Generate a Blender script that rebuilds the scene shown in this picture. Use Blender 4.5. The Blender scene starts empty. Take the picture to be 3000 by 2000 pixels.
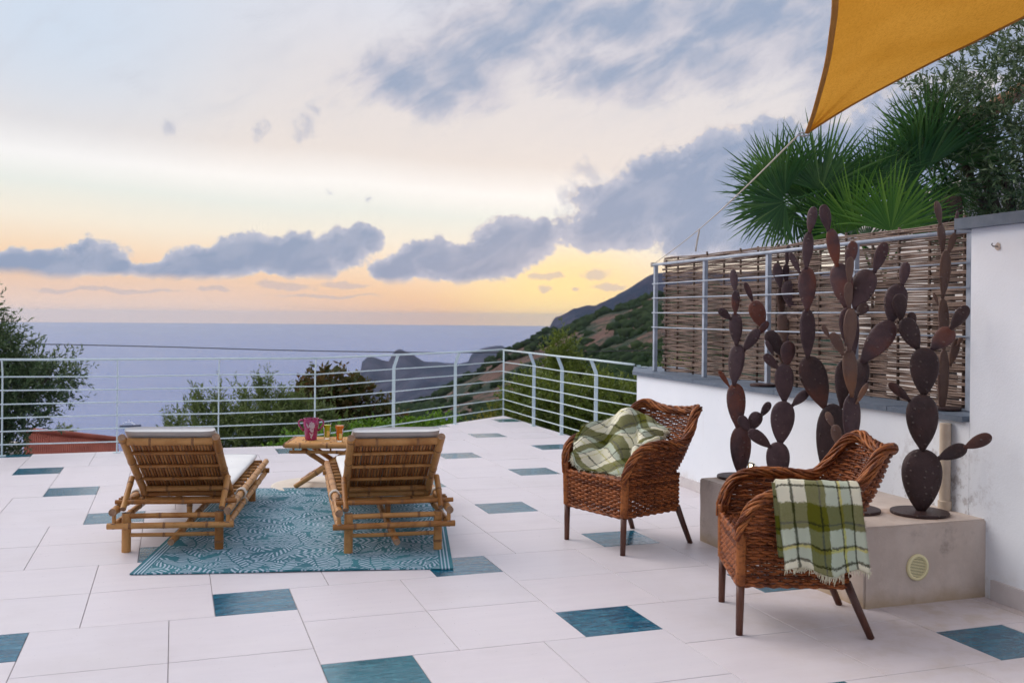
import bpy, bmesh, math, random
import numpy as np
from mathutils import Vector, Matrix, noise as mnoise

R = math.radians
random.seed(7)
SC = bpy.context.scene
COL = SC.collection

# ------------------------------------------------------------------ camera
H, F, CX, CY, ROLL = 1.457, 2885.0, 1500.0, 927.5, 0.00957
cam_d = bpy.data.cameras.new('camera')
cam = bpy.data.objects.new('camera', cam_d)
COL.objects.link(cam)
cam_d.sensor_width = 36.0
cam_d.lens = 36.0 * F / 3000.0
cam_d.shift_y = (CY - 1000.0) / 3000.0
cam_d.clip_start = 0.05
cam_d.clip_end = 90000
cr, sr = math.cos(ROLL), math.sin(ROLL)
cam.matrix_world = Matrix(((cr, -sr, 0, 0), (0, 0, -1, 0), (sr, cr, 0, H), (0, 0, 0, 1)))
cam_d.dof.use_dof = True
cam_d.dof.focus_distance = 5.6
cam_d.dof.aperture_fstop = 4.0
SC.camera = cam


def ray(px, py):
    u, v = (px - CX) / F, (CY - py) / F
    return u * cr - v * sr, u * sr + v * cr


def at(px, py, Y):
    x, z = ray(px, py)
    return Vector((x * Y, Y, H + z * Y))


def onz(px, py, z):
    x, zz = ray(px, py)
    Y = (z - H) / zz
    return Vector((x * Y, Y, z))


# ------------------------------------------------------------------ node helper
class NT:
    def __init__(s, tree):
        s.t = tree
        tree.nodes.clear()

    def n(s, typ, ins=None, **kw):
        nd = s.t.nodes.new(typ)
        for k, v in kw.items():
            setattr(nd, k, v)
        for k, v in (ins or {}).items():
            s.put(nd.inputs[k], v)
        return nd

    def put(s, sock, v):
        if isinstance(v, bpy.types.NodeSocket):
            s.t.links.new(v, sock)
        elif isinstance(v, (tuple, list)) and sock.type == 'RGBA' and len(v) == 3:
            sock.default_value = (*v, 1)
        else:
            sock.default_value = v

    def m(s, op, a, b=0.0, c=0.0, clamp=False):
        nd = s.n('ShaderNodeMath', operation=op, use_clamp=clamp)
        s.put(nd.inputs[0], a)
        s.put(nd.inputs[1], b)
        s.put(nd.inputs[2], c)
        return nd.outputs[0]

    def vm(s, op, a, b=(0, 0, 0), scale=None):
        nd = s.n('ShaderNodeVectorMath', operation=op)
        s.put(nd.inputs[0], a)
        s.put(nd.inputs[1], b)
        if scale is not None:
            s.put(nd.inputs['Scale'], scale)
        return nd.outputs['Value'] if op in ('LENGTH', 'DISTANCE', 'DOT_PRODUCT') else nd.outputs[0]

    def noise(s, vec, scale, detail=4.0, rough=0.55, col=False, dist=0.0):
        nd = s.n('ShaderNodeTexNoise', {'Scale': scale, 'Detail': detail, 'Roughness': rough, 'Distortion': dist})
        if vec is not None:
            s.put(nd.inputs['Vector'], vec)
        return nd.outputs['Color'] if col else nd.outputs['Fac']

    def ramp(s, fac, stops, interp='LINEAR'):
        nd = s.n('ShaderNodeValToRGB', {'Fac': fac})
        cr_ = nd.color_ramp
        cr_.interpolation = interp
        while len(cr_.elements) < len(stops):
            cr_.elements.new(0.5)
        for e, (p, c) in zip(cr_.elements, stops):
            e.position = p
            e.color = (*c, 1) if not isinstance(c, (int, float)) else (c, c, c, 1)
        return nd.outputs['Color']

    def mix(s, fac, a, b, mode='MIX'):
        nd = s.n('ShaderNodeMix', data_type='RGBA', blend_type=mode)
        s.put(nd.inputs[0], fac)
        s.put(nd.inputs[6], a)
        s.put(nd.inputs[7], b)
        return nd.outputs[2]

    def sstep(s, x, lo, hi):
        nd = s.n('ShaderNodeMapRange', interpolation_type='SMOOTHSTEP')
        s.put(nd.inputs['Value'], x)
        s.put(nd.inputs['From Min'], lo)
        s.put(nd.inputs['From Max'], hi)
        return nd.outputs['Result']

    def comb(s, x, y, z=0.0):
        return s.n('ShaderNodeCombineXYZ', {0: x, 1: y, 2: z}).outputs[0]

    def sep(s, v):
        o = s.n('ShaderNodeSeparateXYZ', {0: v}).outputs
        return o[0], o[1], o[2]

    def bump(s, h, strength=0.3, dist=0.01):
        return s.n('ShaderNodeBump', {'Height': h, 'Strength': strength, 'Distance': dist}).outputs[0]


# ------------------------------------------------------------------ world: dusk sky with clouds
world = bpy.data.worlds.new('World')
SC.world = world
world.use_nodes = True
w = NT(world.node_tree)
SUN_AZ, SUN_EL = R(3.0), R(9.0)
sky = w.n('ShaderNodeTexSky', sky_type='NISHITA', sun_disc=False, sun_elevation=R(3.0), sun_rotation=SUN_AZ,
          air_density=1.0, dust_density=2.0)
dirv = w.n('ShaderNodeTexCoord').outputs['Generated']
dx, dy, dz = w.sep(dirv)
az = w.m('MULTIPLY', w.m('ARCTAN2', dx, dy), F / 1000)
el = w.m('MULTIPLY', w.m('ARCSINE', dz), F / 1000)
elc = w.m('MAXIMUM', el, 0.0)
ae = w.comb(az, elc, 0.0)


def sky_uv(px, py):
    x, z = ray(px, py)
    return math.atan(x) * F / 1000, math.atan(z / math.sqrt(1 + x * x)) * F / 1000


# slow warps so that the bands are not ruler-straight
warp = w.vm('SUBTRACT', w.noise(ae, 1.3, 3.0, 0.55, col=True), (0.5, 0.5, 0.5))
fine = w.vm('SUBTRACT', w.noise(ae, 9.0, 5.0, 0.62, col=True), (0.5, 0.5, 0.5))
pw = w.vm('ADD', ae, w.vm('MULTIPLY', warp, (0.30, 0.07, 0)))
elw = w.sep(pw)[1]
tilt = w.m('ADD', elw, w.m('MULTIPLY', az, 0.10))      # the bright bands slope down to the right
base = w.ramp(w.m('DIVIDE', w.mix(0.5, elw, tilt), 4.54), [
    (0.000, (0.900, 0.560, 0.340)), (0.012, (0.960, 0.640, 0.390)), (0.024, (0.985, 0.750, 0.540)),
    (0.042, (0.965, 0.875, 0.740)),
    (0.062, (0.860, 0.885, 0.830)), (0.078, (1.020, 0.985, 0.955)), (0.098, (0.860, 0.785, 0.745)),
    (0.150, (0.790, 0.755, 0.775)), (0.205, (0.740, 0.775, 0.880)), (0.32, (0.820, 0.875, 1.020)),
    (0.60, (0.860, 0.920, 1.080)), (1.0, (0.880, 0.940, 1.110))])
# pink towards the left of the horizon, yellow glow where the sun has gone behind the cloud
low = w.sstep(el, 0.20, 0.0)
base = w.mix(w.m('MULTIPLY', low, w.sstep(az, 0.0, -1.0)), base, (0.87, 0.670, 0.580))
gl = w.vm('LENGTH', w.vm('MULTIPLY', w.vm('SUBTRACT', ae, (*sky_uv(1650, 850), 0)), (2.2, 5.0, 0)))
base = w.mix(w.m('MULTIPLY', w.sstep(gl, 1.0, 0.0), 0.95), base, (1.05, 0.83, 0.40))
blue = w.vm('LENGTH', w.vm('MULTIPLY', w.vm('SUBTRACT', pw, (*sky_uv(150, 60), 0)), (1.2, 2.2, 0)))
base = w.mix(w.m('MULTIPLY', w.sstep(blue, 1.0, 0.0), 0.7), base, (0.62, 0.76, 0.93))


def blobs(lst, p):
    acc = None
    for (px, py, rx, ry) in lst:
        u, v = sky_uv(px, py)
        d = w.vm('LENGTH', w.vm('MULTIPLY', w.vm('SUBTRACT', p, (u, v, 0)), (1000 / rx, 1000 / ry, 0)))
        d = w.m('SUBTRACT', 1.0, d)
        acc = d if acc is None else w.m('SMOOTH_MAX', acc, d, 0.25)
    return acc


# streak coordinates: cloud texture drawn out from lower left to upper right
ca_s, sa_s = math.cos(R(28)), math.sin(R(28))
su = w.m('ADD', w.m('MULTIPLY', az, ca_s), w.m('MULTIPLY', elc, sa_s))
sv = w.m('SUBTRACT', w.m('MULTIPLY', elc, ca_s), w.m('MULTIPLY', az, sa_s))
stk = w.noise(w.comb(su, w.m('MULTIPLY', sv, 2.3)), 5.5, 8.0, 0.62, dist=0.4)
# soft upper cloud
soft = [(1190, 265, 170, 80), (1330, 215, 210, 95), (1440, 130, 230, 110), (1600, 70, 260, 120), (1880, 60, 330, 110),
        (2180, 60, 330, 140), (1800, 230, 240, 70), (2050, 190, 260, 90), (2480, 120, 320, 120), (2800, 200, 350, 160)]
ps = w.vm('ADD', w.vm('ADD', ae, w.vm('MULTIPLY', warp, (0.40, 0.26, 0))), w.vm('MULTIPLY', fine, (0.12, 0.08, 0)))
Ds = blobs(soft, ps)
Ds = w.m('ADD', Ds, w.m('MULTIPLY', w.m('SUBTRACT', stk, 0.5), 1.5))
ks = w.m('MULTIPLY', w.sstep(Ds, -0.35, 0.40), 0.96)
soft_col = w.mix(w.m('ADD', w.m('MULTIPLY', w.sstep(Ds, 0.1, 0.9), 0.7), w.m('MULTIPLY', w.sstep(stk, 0.4, 0.65), 0.3)), (0.640, 0.625, 0.700), (0.325, 0.405, 0.565))
base = w.mix(w.m('MULTIPLY', w.m('MULTIPLY', w.sstep(stk, 0.45, 0.75), w.sstep(el, 0.42, 0.62)), 0.30), base, (0.60, 0.62, 0.70))
skyc = w.mix(ks, base, soft_col)
# little torn tufts
tuft = [(505, 375, 45, 55), (770, 390, 35, 45), (890, 380, 55, 50), (915, 315, 35, 35), (1080, 580, 20, 16), (975, 550, 22, 14), (5, 575, 14, 22), (1715, 500, 70, 55), (1670, 555, 55, 55), (1640, 610, 40, 45)]
pt = w.vm('ADD', ae, w.vm('MULTIPLY', fine, (0.16, 0.16, 0)))
Dt = w.m('ADD', blobs(tuft, pt), w.m('MULTIPLY', w.m('SUBTRACT', w.noise(w.comb(w.m('MULTIPLY', su, 1.8), sv), 16.0, 5.0, 0.7), 0.5), 2.2))
skyc = w.mix(w.m('MULTIPLY', w.sstep(Dt, 0.15, 1.2), 0.6), skyc, (0.47, 0.50, 0.62))
# cumulus banks with flat bases over the sea
bank = [(30, 785, 130, 42), (150, 775, 130, 52), (270, 758, 100, 55), (330, 780, 60, 30),
        (480, 795, 130, 30), (610, 772, 130, 52), (720, 750, 110, 66), (790, 765, 80, 52),
        (900, 748, 130, 74), (1000, 722, 90, 66), (1070, 700, 62, 50),
        (1170, 782, 90, 48), (1270, 755, 100, 66), (1390, 770, 150, 66), (1480, 722, 110, 90), (1555, 690, 80, 66),
        (1790, 670, 180, 76), (1880, 600, 210, 105), (2010, 555, 220, 130), (2150, 500, 210, 130),
        (2270, 440, 190, 100), (2150, 650, 350, 110), (2500, 520, 300, 180), (2760, 470, 330, 230)]
small = [(1745, 803, 58, 22), (1600, 812, 60, 14), (1600, 845, 32, 12), (1680, 848, 18, 8), (1790, 840, 60, 12),
         (830, 838, 110, 14), (620, 842, 60, 9), (1020, 835, 90, 13), (300, 850, 260, 8), (950, 866, 180, 6)]
pc = w.vm('ADD', w.vm('ADD', ae, w.vm('MULTIPLY', fine, (0.10, 0.085, 0))), w.vm('MULTIPLY', warp, (0.05, 0.03, 0)))
Dc = blobs(bank, pc)
ridged = w.noise(ae, 13.0, 8.0, 0.68)
Dc = w.m('ADD', Dc, w.m('MULTIPLY', w.m('SUBTRACT', ridged, 0.5), 1.05))
flat_v = w.m('ADD', w.m('SUBTRACT', el, 0.098), w.m('MULTIPLY', w.m('SUBTRACT', w.noise(ae, 5.0, 4.0), 0.5), 0.05))
flat_v = w.m('SUBTRACT', flat_v, w.m('MULTIPLY', w.sstep(az, 0.07, 0.16), 0.070))
kc = w.m('MULTIPLY', w.sstep(Dc, -0.04, 0.12), w.sstep(flat_v, -0.012, 0.020))
shade = w.m('ADD', w.m('MULTIPLY', w.sstep(Dc, -0.05, 0.55), 0.75), w.m('MULTIPLY', w.sstep(stk, 0.36, 0.66), 0.42))
cum_col = w.mix(shade, (0.600, 0.610, 0.715), (0.275, 0.360, 0.530))
rt = w.sstep(az, -0.1, 0.6)
lit_edge = w.sstep(w.m('ABSOLUTE', w.m('SUBTRACT', Dc, 0.06)), 0.10, 0.0)
cum_col = w.mix(w.m('MULTIPLY', lit_edge, 0.45), cum_col, (0.86, 0.76, 0.68))
cum_col = w.mix(w.m('MULTIPLY', w.m('MULTIPLY', rt, 0.45), w.sstep(shade, 0.22, 0.0)), cum_col, (0.80, 0.66, 0.60))
skyc = w.mix(w.m('MULTIPLY', kc, 0.96), skyc, cum_col)
pq = w.vm('ADD', ae, w.vm('MULTIPLY', fine, (0.09, 0.05, 0)))
Dm = w.m('ADD', blobs(small, pq), w.m('MULTIPLY', w.m('SUBTRACT', w.noise(ae, 26.0, 5.0, 0.6), 0.5), 1.1))
skyc = w.mix(w.m('MULTIPLY', w.sstep(Dm, 0.0, 0.55), 0.62), skyc, (0.58, 0.51, 0.545))
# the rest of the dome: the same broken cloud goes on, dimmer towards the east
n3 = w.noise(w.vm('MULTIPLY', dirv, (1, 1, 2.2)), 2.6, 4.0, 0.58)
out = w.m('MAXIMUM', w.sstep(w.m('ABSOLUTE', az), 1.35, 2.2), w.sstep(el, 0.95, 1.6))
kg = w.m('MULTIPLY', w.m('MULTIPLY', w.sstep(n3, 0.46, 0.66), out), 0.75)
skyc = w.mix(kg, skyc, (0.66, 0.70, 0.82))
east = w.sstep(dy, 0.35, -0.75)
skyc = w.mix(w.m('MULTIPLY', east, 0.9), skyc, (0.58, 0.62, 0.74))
nish = w.vm('SCALE', sky.outputs[0], scale=0.05)
skyc = w.mix(0.04, skyc, nish)
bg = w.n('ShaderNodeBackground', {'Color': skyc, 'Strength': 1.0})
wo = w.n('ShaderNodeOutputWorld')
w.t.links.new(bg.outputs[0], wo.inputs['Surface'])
world.cycles.sampling_method = 'NONE'


# ------------------------------------------------------------------ sun lamp: broad soft source on the left, standing in for the bright western sky
sl = bpy.data.lights.new('sun', 'SUN')
sl.energy = 2.0
sl.angle = R(45)
sl.color = (1.0, 0.92, 0.86)
so = bpy.data.objects.new('sun', sl)
COL.objects.link(so)
sd = Vector((math.sin(R(-62)) * math.cos(R(38)), math.cos(R(-62)) * math.cos(R(38)), math.sin(R(38))))
so.rotation_euler = sd.to_track_quat('Z', 'Y').to_euler()
so.location = sd * 30

SC.view_settings.view_transform = 'Standard'
SC.view_settings.look = 'None'
SC.view_settings.exposure = 0.0
SC.view_settings.gamma = 1.0
SC.view_settings.use_curve_mapping = False
SC.render.engine = 'CYCLES'
cy = SC.cycles
cy.use_denoising = True
cy.use_adaptive_sampling = True
cy.adaptive_threshold = 0.025
cy.adaptive_min_samples = 12
cy.max_bounces = 6
cy.diffuse_bounces = 2
cy.glossy_bounces = 3
cy.transmission_bounces = 8
cy.transparent_max_bounces = 8
cy.volume_bounces = 0
cy.sample_clamp_indirect = 6
cy.caustics_reflective = False
cy.caustics_refractive = False

# ------------------------------------------------------------------ materials
MATS = {}


def mat(name):
    m = bpy.data.materials.new(name)
    m.use_nodes = True
    t = NT(m.node_tree)
    MATS[name] = m
    return t


def finish(t, **ins):
    p = t.n('ShaderNodeBsdfPrincipled')
    for k, v in ins.items():
        t.put(p.inputs[k.replace('_', ' ')], v)
    o = t.n('ShaderNodeOutputMaterial')
    t.t.links.new(p.outputs[0], o.inputs[0])
    return p


def ocoord(t):
    return t.n('ShaderNodeTexCoord').outputs['Object']


def gcoord(t):
    return t.n('ShaderNodeNewGeometry').outputs['Position']


def orand(t):
    return t.n('ShaderNodeObjectInfo').outputs['Random']


def simple(name, c1, c2, scale=8.0, rough=0.6, bump=0.0, bscale=60.0, bdist=0.004, metal=0.0, spec=0.5, rnd=0.15, stretch=None, rough2=None):
    t = mat(name)
    v = ocoord(t)
    if stretch:
        v = t.vm('MULTIPLY', v, stretch)
    f = t.noise(v, scale, 5.0, 0.6)
    f = t.m('ADD', t.sstep(f, 0.3, 0.7), t.m('MULTIPLY', t.m('SUBTRACT', orand(t), 0.5), rnd * 2), clamp=True)
    c = t.mix(f, c1, c2)
    ins = dict(Base_Color=c, Roughness=rough, Metallic=metal, Specular_IOR_Level=spec)
    if rough2 is not None:
        ins['Roughness'] = t.m('ADD', rough, t.m('MULTIPLY', t.noise(v, scale * 2.3), rough2 - rough))
    if bump:
        ins['Normal'] = t.bump(t.noise(v, bscale, 4.0, 0.6), bump, bdist)
    finish(t, **ins)
    return t


# white porcelain floor
t = mat('floor_tile')
v = t.n('ShaderNodeTexCoord').outputs['Object']
rn = orand(t)
vv = t.vm('ADD', t.vm('MULTIPLY', v, (1.2, 9.0, 1.0)), t.comb(t.m('MULTIPLY', rn, 37.0), t.m('MULTIPLY', rn, 11.0)))
f1 = t.noise(vv, 1.6, 5.0, 0.62)
f2 = t.noise(v, 2.4, 6.0, 0.6)
c = t.mix(t.sstep(f1, 0.35, 0.7), (0.690, 0.628, 0.642), (0.662, 0.602, 0.620))
c = t.mix(t.m('MULTIPLY', t.sstep(f2, 0.50, 0.75), 0.35), c, (0.70, 0.655, 0.640))
c = t.mix(t.m('MULTIPLY', rn, 0.30), c, (0.60, 0.575, 0.60))
sm = t.noise(gcoord(t), 0.9, 6.0, 0.65)
c = t.mix(t.m('MULTIPLY', t.sstep(sm, 0.48, 0.70), 0.30), c, (0.52, 0.465, 0.455))
wp = gcoord(t)
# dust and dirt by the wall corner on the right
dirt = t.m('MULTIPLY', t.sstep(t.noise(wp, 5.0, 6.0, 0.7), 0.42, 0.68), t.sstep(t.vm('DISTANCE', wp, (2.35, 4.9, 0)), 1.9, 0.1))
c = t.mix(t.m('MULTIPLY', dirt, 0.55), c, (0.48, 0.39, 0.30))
spk = t.sstep(t.n('ShaderNodeTexVoronoi', {'Vector': wp, 'Scale': 9.0}).outputs['Distance'], 0.045, 0.02)
spk = t.m('MULTIPLY', spk, t.sstep(t.noise(wp, 1.7, 2.0), 0.52, 0.62))
c = t.mix(t.m('MULTIPLY', spk, 0.6), c, (0.30, 0.27, 0.25))
finish(t, Base_Color=c, Roughness=t.m('ADD', 0.34, t.m('MULTIPLY', f2, 0.22)), Specular_IOR_Level=0.34,
       Normal=t.bump(t.noise(t.vm('MULTIPLY', v, (1.0, 4.0, 1.0)), 30.0, 4.0), 0.06, 0.004))

# glazed sea-green inserts
t = mat('insert_tile')
v = ocoord(t)
rn = orand(t)
vo = t.vm('ADD', v, t.comb(t.m('MULTIPLY', rn, 17.0), t.m('MULTIPLY', rn, 29.0)))
fl = t.noise(t.vm('MULTIPLY', vo, (2.0, 6.0, 1.0)), 2.4, 5.0, 0.6, dist=1.2)
f2 = t.noise(vo, 26.0, 4.0, 0.65)
c = t.mix(t.sstep(fl, 0.3, 0.7), (0.002, 0.070, 0.130), (0.006, 0.135, 0.215))
c = t.mix(t.m('MULTIPLY', t.sstep(f2, 0.50, 0.72), 0.55), c, (0.05, 0.26, 0.34))
c = t.mix(t.m('MULTIPLY', t.sstep(rn, 0.55, 0.95), 0.30), c, (0.14, 0.30, 0.28))
hb = t.m('ADD', t.m('MULTIPLY', t.noise(t.vm('MULTIPLY', vo, (2.0, 5.0, 1.0)), 4.0, 5.0, 0.6, dist=0.8), 1.0), t.m('MULTIPLY', f2, 0.25))
finish(t, Base_Color=c, Roughness=0.10, Specular_IOR_Level=0.50, Normal=t.bump(hb, 0.40, 0.010))

simple('grout', (0.40, 0.36, 0.36), (0.30, 0.265, 0.265), 12, 0.9)

# rendered white walls
t = mat('white_wall')
wp = gcoord(t)
f = t.noise(wp, 1.3, 6.0, 0.6)
c = t.mix(t.sstep(f, 0.35, 0.7), (0.84, 0.87, 0.91), (0.80, 0.835, 0.88))
st = t.noise(t.vm('MULTIPLY', wp, (5.0, 5.0, 0.6)), 1.6, 6.0, 0.65)
c = t.mix(t.m('MULTIPLY', t.sstep(st, 0.58, 0.78), 0.14), c, (0.56, 0.53, 0.50))
sz = t.sep(wp)[2]
gr = t.m('MULTIPLY', t.sstep(t.m('ADD', sz, t.m('MULTIPLY', t.noise(wp, 9.0, 5.0), 0.16)), 0.27, 0.06), 0.6)
c = t.mix(t.m('MULTIPLY', gr, t.sstep(t.noise(wp, 6.0, 5.0, 0.7), 0.35, 0.65)), c, (0.50, 0.40, 0.30))
# flaked, dirty plaster in the corner above the plinth
dk = t.m('MULTIPLY', t.sstep(t.vm('DISTANCE', wp, (2.42, 5.55, 0.48)), 0.55, 0.08), t.sstep(t.noise(wp, 13.0, 5.0, 0.7), 0.48, 0.66))
c = t.mix(t.m('MULTIPLY', dk, 0.75), c, (0.33, 0.29, 0.28))
finish(t, Base_Color=c, Roughness=0.85, Specular_IOR_Level=0.25, Normal=t.bump(t.noise(wp, 70.0, 5.0, 0.65), 0.22, 0.006))

# bare, stained cement of the plinth
t = mat('cement')
wp = gcoord(t)
f = t.noise(wp, 3.0, 7.0, 0.62)
c = t.mix(t.sstep(f, 0.3, 0.7), (0.660, 0.560, 0.490), (0.520, 0.430, 0.370))
vs = t.noise(t.vm('MULTIPLY', wp, (11.0, 11.0, 1.2)), 1.4, 6.0, 0.65)
c = t.mix(t.m('MULTIPLY', t.sstep(vs, 0.45, 0.75), 0.45), c, (0.56, 0.49, 0.44))
sz = t.sep(wp)[2]
low_ = t.sstep(t.m('ADD', sz, t.m('MULTIPLY', t.noise(wp, 8.0, 5.0), 0.14)), 0.17, 0.06)
c = t.mix(t.m('MULTIPLY', low_, 0.7), c, (0.40, 0.285, 0.16))
blk = t.m('MULTIPLY', t.sstep(t.noise(wp, 4.5, 6.0, 0.7), 0.56, 0.75), 0.50)
c = t.mix(blk, c, (0.16, 0.13, 0.115))
for (sx_, sy_) in ((1.505, 6.50), (1.69, 6.23), (1.985, 6.10), (1.87, 5.43), (2.21, 5.35)):
    rs_ = t.sstep(t.m('ADD', t.vm('DISTANCE', wp, (sx_, sy_, 0.41)), t.m('MULTIPLY', t.noise(wp, 14.0, 4.0, 0.7), 0.14)), 0.29, 0.20)
    c = t.mix(t.m('MULTIPLY', rs_, 0.40), c, (0.30, 0.140, 0.060))
finish(t, Base_Color=c, Roughness=0.92, Specular_IOR_Level=0.2, Normal=t.bump(t.noise(wp, 42.0, 6.0, 0.7), 0.45, 0.008))

simple('slate', (0.085, 0.115, 0.160), (0.130, 0.160, 0.205), 9, 0.55, 0.2, 50, rnd=0.05)
simple('skirting', (0.62, 0.58, 0.57), (0.54, 0.49, 0.49), 6, 0.5)
simple('rail_paint', (0.64, 0.74, 0.76), (0.56, 0.68, 0.71), 14, 0.38, rnd=0.02)
simple('frame_paint', (0.48, 0.53, 0.60), (0.33, 0.38, 0.45), 11, 0.42, rnd=0.02)
simple('cream_plastic', (0.84, 0.77, 0.45), (0.78, 0.70, 0.40), 12, 0.45)
simple('pipe_cream', (0.66, 0.55, 0.43), (0.55, 0.43, 0.32), 7, 0.6)
simple('rope', (0.66, 0.60, 0.52), (0.54, 0.47, 0.40), 30, 0.9)
simple('steel', (0.55, 0.55, 0.56), (0.4, 0.4, 0.42), 20, 0.3, metal=1.0)
simple('dark_metal', (0.03, 0.03, 0.035), (0.05, 0.05, 0.055), 20, 0.5)

# bamboo
def bamboo_mat(name, c1, c2, c3):
    t = mat(name)
    v = ocoord(t)
    rn = orand(t)
    f = t.noise(t.vm('ADD', v, t.comb(t.m('MULTIPLY', rn, 9.0), 0.0, t.m('MULTIPLY', rn, 5.0))), 5.5, 6.0, 0.65)
    f = t.m('ADD', f, t.m('MULTIPLY', t.m('SUBTRACT', rn, 0.5), 0.45))
    c = t.mix(t.sstep(f, 0.3, 0.62), c1, c2)
    c = t.mix(t.sstep(t.noise(v, 17.0, 6.0, 0.7), 0.56, 0.74), c, c3)
    finish(t, Base_Color=c, Roughness=0.45, Specular_IOR_Level=0.28, Normal=t.bump(t.noise(v, 60.0, 4.0), 0.15, 0.003))


bamboo_mat('bamboo', (0.31, 0.125, 0.032), (0.50, 0.250, 0.085), (0.15, 0.058, 0.025))
bamboo_mat('bamboo_slat', (0.28, 0.105, 0.036), (0.48, 0.215, 0.075), (0.16, 0.060, 0.030))
simple('bamboo_node', (0.20, 0.085, 0.030), (0.30, 0.14, 0.05), 40, 0.6)
simple('bamboo_end', (0.36, 0.22, 0.13), (0.22, 0.12, 0.07), 40, 0.8)
bamboo_mat('bamboo_top', (0.62, 0.30, 0.085), (0.70, 0.38, 0.13), (0.40, 0.17, 0.05))

# wicker and its wood
def wicker_mat(name, c1, c2, c3):
    t = mat(name)
    v = ocoord(t)
    f = t.noise(v, 7.0, 4.0, 0.6)
    ri = t.n('ShaderNodeNewGeometry').outputs['Random Per Island']
    g = t.noise(t.vm('MULTIPLY', v, (30.0, 30.0, 60.0)), 1.0, 4.0, 0.7)
    c = t.mix(t.sstep(t.m('ADD', f, t.m('MULTIPLY', t.m('SUBTRACT', ri, 0.5), 0.5)), 0.30, 0.68), c1, c2)
    c = t.mix(t.m('MULTIPLY', t.sstep(g, 0.46, 0.68), 0.70), c, c3)
    finish(t, Base_Color=c, Roughness=0.45, Specular_IOR_Level=0.25, Normal=t.bump(g, 0.25, 0.003))


wicker_mat('wicker', (0.125, 0.032, 0.010), (0.345, 0.105, 0.030), (0.036, 0.009, 0.004))
wicker_mat('wicker_border', (0.135, 0.034, 0.010), (0.390, 0.130, 0.035), (0.040, 0.010, 0.004))
simple('leg_wood', (0.060, 0.017, 0.009), (0.115, 0.036, 0.016), 14, 0.42, 0.2, 60, stretch=(1, 1, 0.2))

# cushion cloth, rug, blankets, sail
simple('cushion', (0.80, 0.79, 0.76), (0.74, 0.73, 0.71), 5, 0.9, 0.3, 160, 0.003, spec=0.2)
simple('mat_cream', (0.78, 0.70, 0.60), (0.72, 0.64, 0.53), 9, 0.95, 0.4, 120)

t = mat('rug')
v = ocoord(t)
x_, y_, z_ = t.sep(v)
v2 = t.comb(x_, y_, 0.0)
v2d = t.vm('ADD', v2, t.vm('MULTIPLY', t.vm('SUBTRACT', t.noise(v2, 3.0, 3.0, 0.5, col=True), (0.5, 0.5, 0.5)), (0.10, 0.10, 0)))
leaf = None
for (sc_, Lf, Wf, fq, oo_) in ((2.9, 0.24, 0.085, 135.0, 0.0), (3.4, 0.21, 0.080, 160.0, 5.3), (4.0, 0.18, 0.065, 185.0, 11.7), (3.1, 0.22, 0.070, 145.0, 17.9)):
    vl = t.vm('ADD', v2d, (oo_, oo_ * 0.7, 0))
    vor = t.n('ShaderNodeTexVoronoi', {'Vector': vl, 'Scale': sc_, 'Randomness': 1.0})
    r1, r2, r3 = t.sep(vor.outputs['Color'])
    lx, ly, _ = t.sep(t.vm('SUBTRACT', vl, vor.outputs['Position']))
    ang = t.m('MULTIPLY', r1, 6.283)
    ca, sa = t.m('COSINE', ang), t.m('SINE', ang)
    fx = t.m('ADD', t.m('MULTIPLY', lx, ca), t.m('MULTIPLY', ly, sa))
    fy = t.m('SUBTRACT', t.m('MULTIPLY', ly, ca), t.m('MULTIPLY', lx, sa))
    fy = t.m('ADD', fy, t.m('MULTIPLY', t.m('MULTIPLY', fx, fx), t.m('MULTIPLY', t.m('SUBTRACT', r2, 0.5), 3.0)))
    afy = t.m('ABSOLUTE', fy)
    half_w = t.m('MULTIPLY', t.m('SUBTRACT', 1.0, t.m('POWER', t.m('DIVIDE', t.m('ABSOLUTE', fx), Lf), 2.0)), Wf)
    ins = t.sstep(t.m('SUBTRACT', half_w, afy), 0.0, 0.004)
    st = t.m('SINE', t.m('MULTIPLY', t.m('SUBTRACT', fx, t.m('MULTIPLY', afy, t.m('ADD', 0.5, r3))), fq))
    lf = t.m('MULTIPLY', t.m('MULTIPLY', ins, t.sstep(st, -0.10, 0.45)), t.sstep(afy, 0.003, 0.008))
    if leaf is None:
        leaf = lf
    else:
        leaf = t.m('ADD', t.m('MULTIPLY', leaf, t.m('SUBTRACT', 1.0, ins)), lf)
vor2 = t.n('ShaderNodeTexVoronoi', {'Vector': v2d, 'Scale': 5.0}, feature='DISTANCE_TO_EDGE')
leaf = t.m('MAXIMUM', leaf, t.m('MULTIPLY', t.sstep(t.noise(v2, 2.6, 3.0), 0.60, 0.66), t.m('MULTIPLY', t.sstep(vor2.outputs['Distance'], 0.010, 0.030), 0.40)))
ex = t.m('SUBTRACT', 0.90, t.m('ABSOLUTE', x_))
edge = t.m('MULTIPLY', t.sstep(ex, 0.075, 0.085), 1.0)
lines = t.m('MULTIPLY', t.sstep(t.m('SINE', t.m('MULTIPLY', ex, 320.0)), 0.0, 0.5), t.sstep(ex, 0.072, 0.068))
pat = t.m('ADD', t.m('MULTIPLY', leaf, edge), t.m('MULTIPLY', lines, t.sstep(ex, 0.008, 0.014)))
teal = t.mix(t.sstep(t.noise(v2, 2.2, 4.0), 0.35, 0.7), (0.022, 0.135, 0.175), (0.050, 0.215, 0.255))
c = t.mix(pat, teal, t.mix(t.noise(v2, 1.5, 3.0), (0.34, 0.44, 0.53), (0.48, 0.56, 0.65)))
wv = t.m('SINE', t.m('MULTIPLY', y_, 900.0))
c = t.mix(t.m('MULTIPLY', t.sstep(wv, 0.2, 0.9), 0.12), c, (0.02, 0.08, 0.11))
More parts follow.
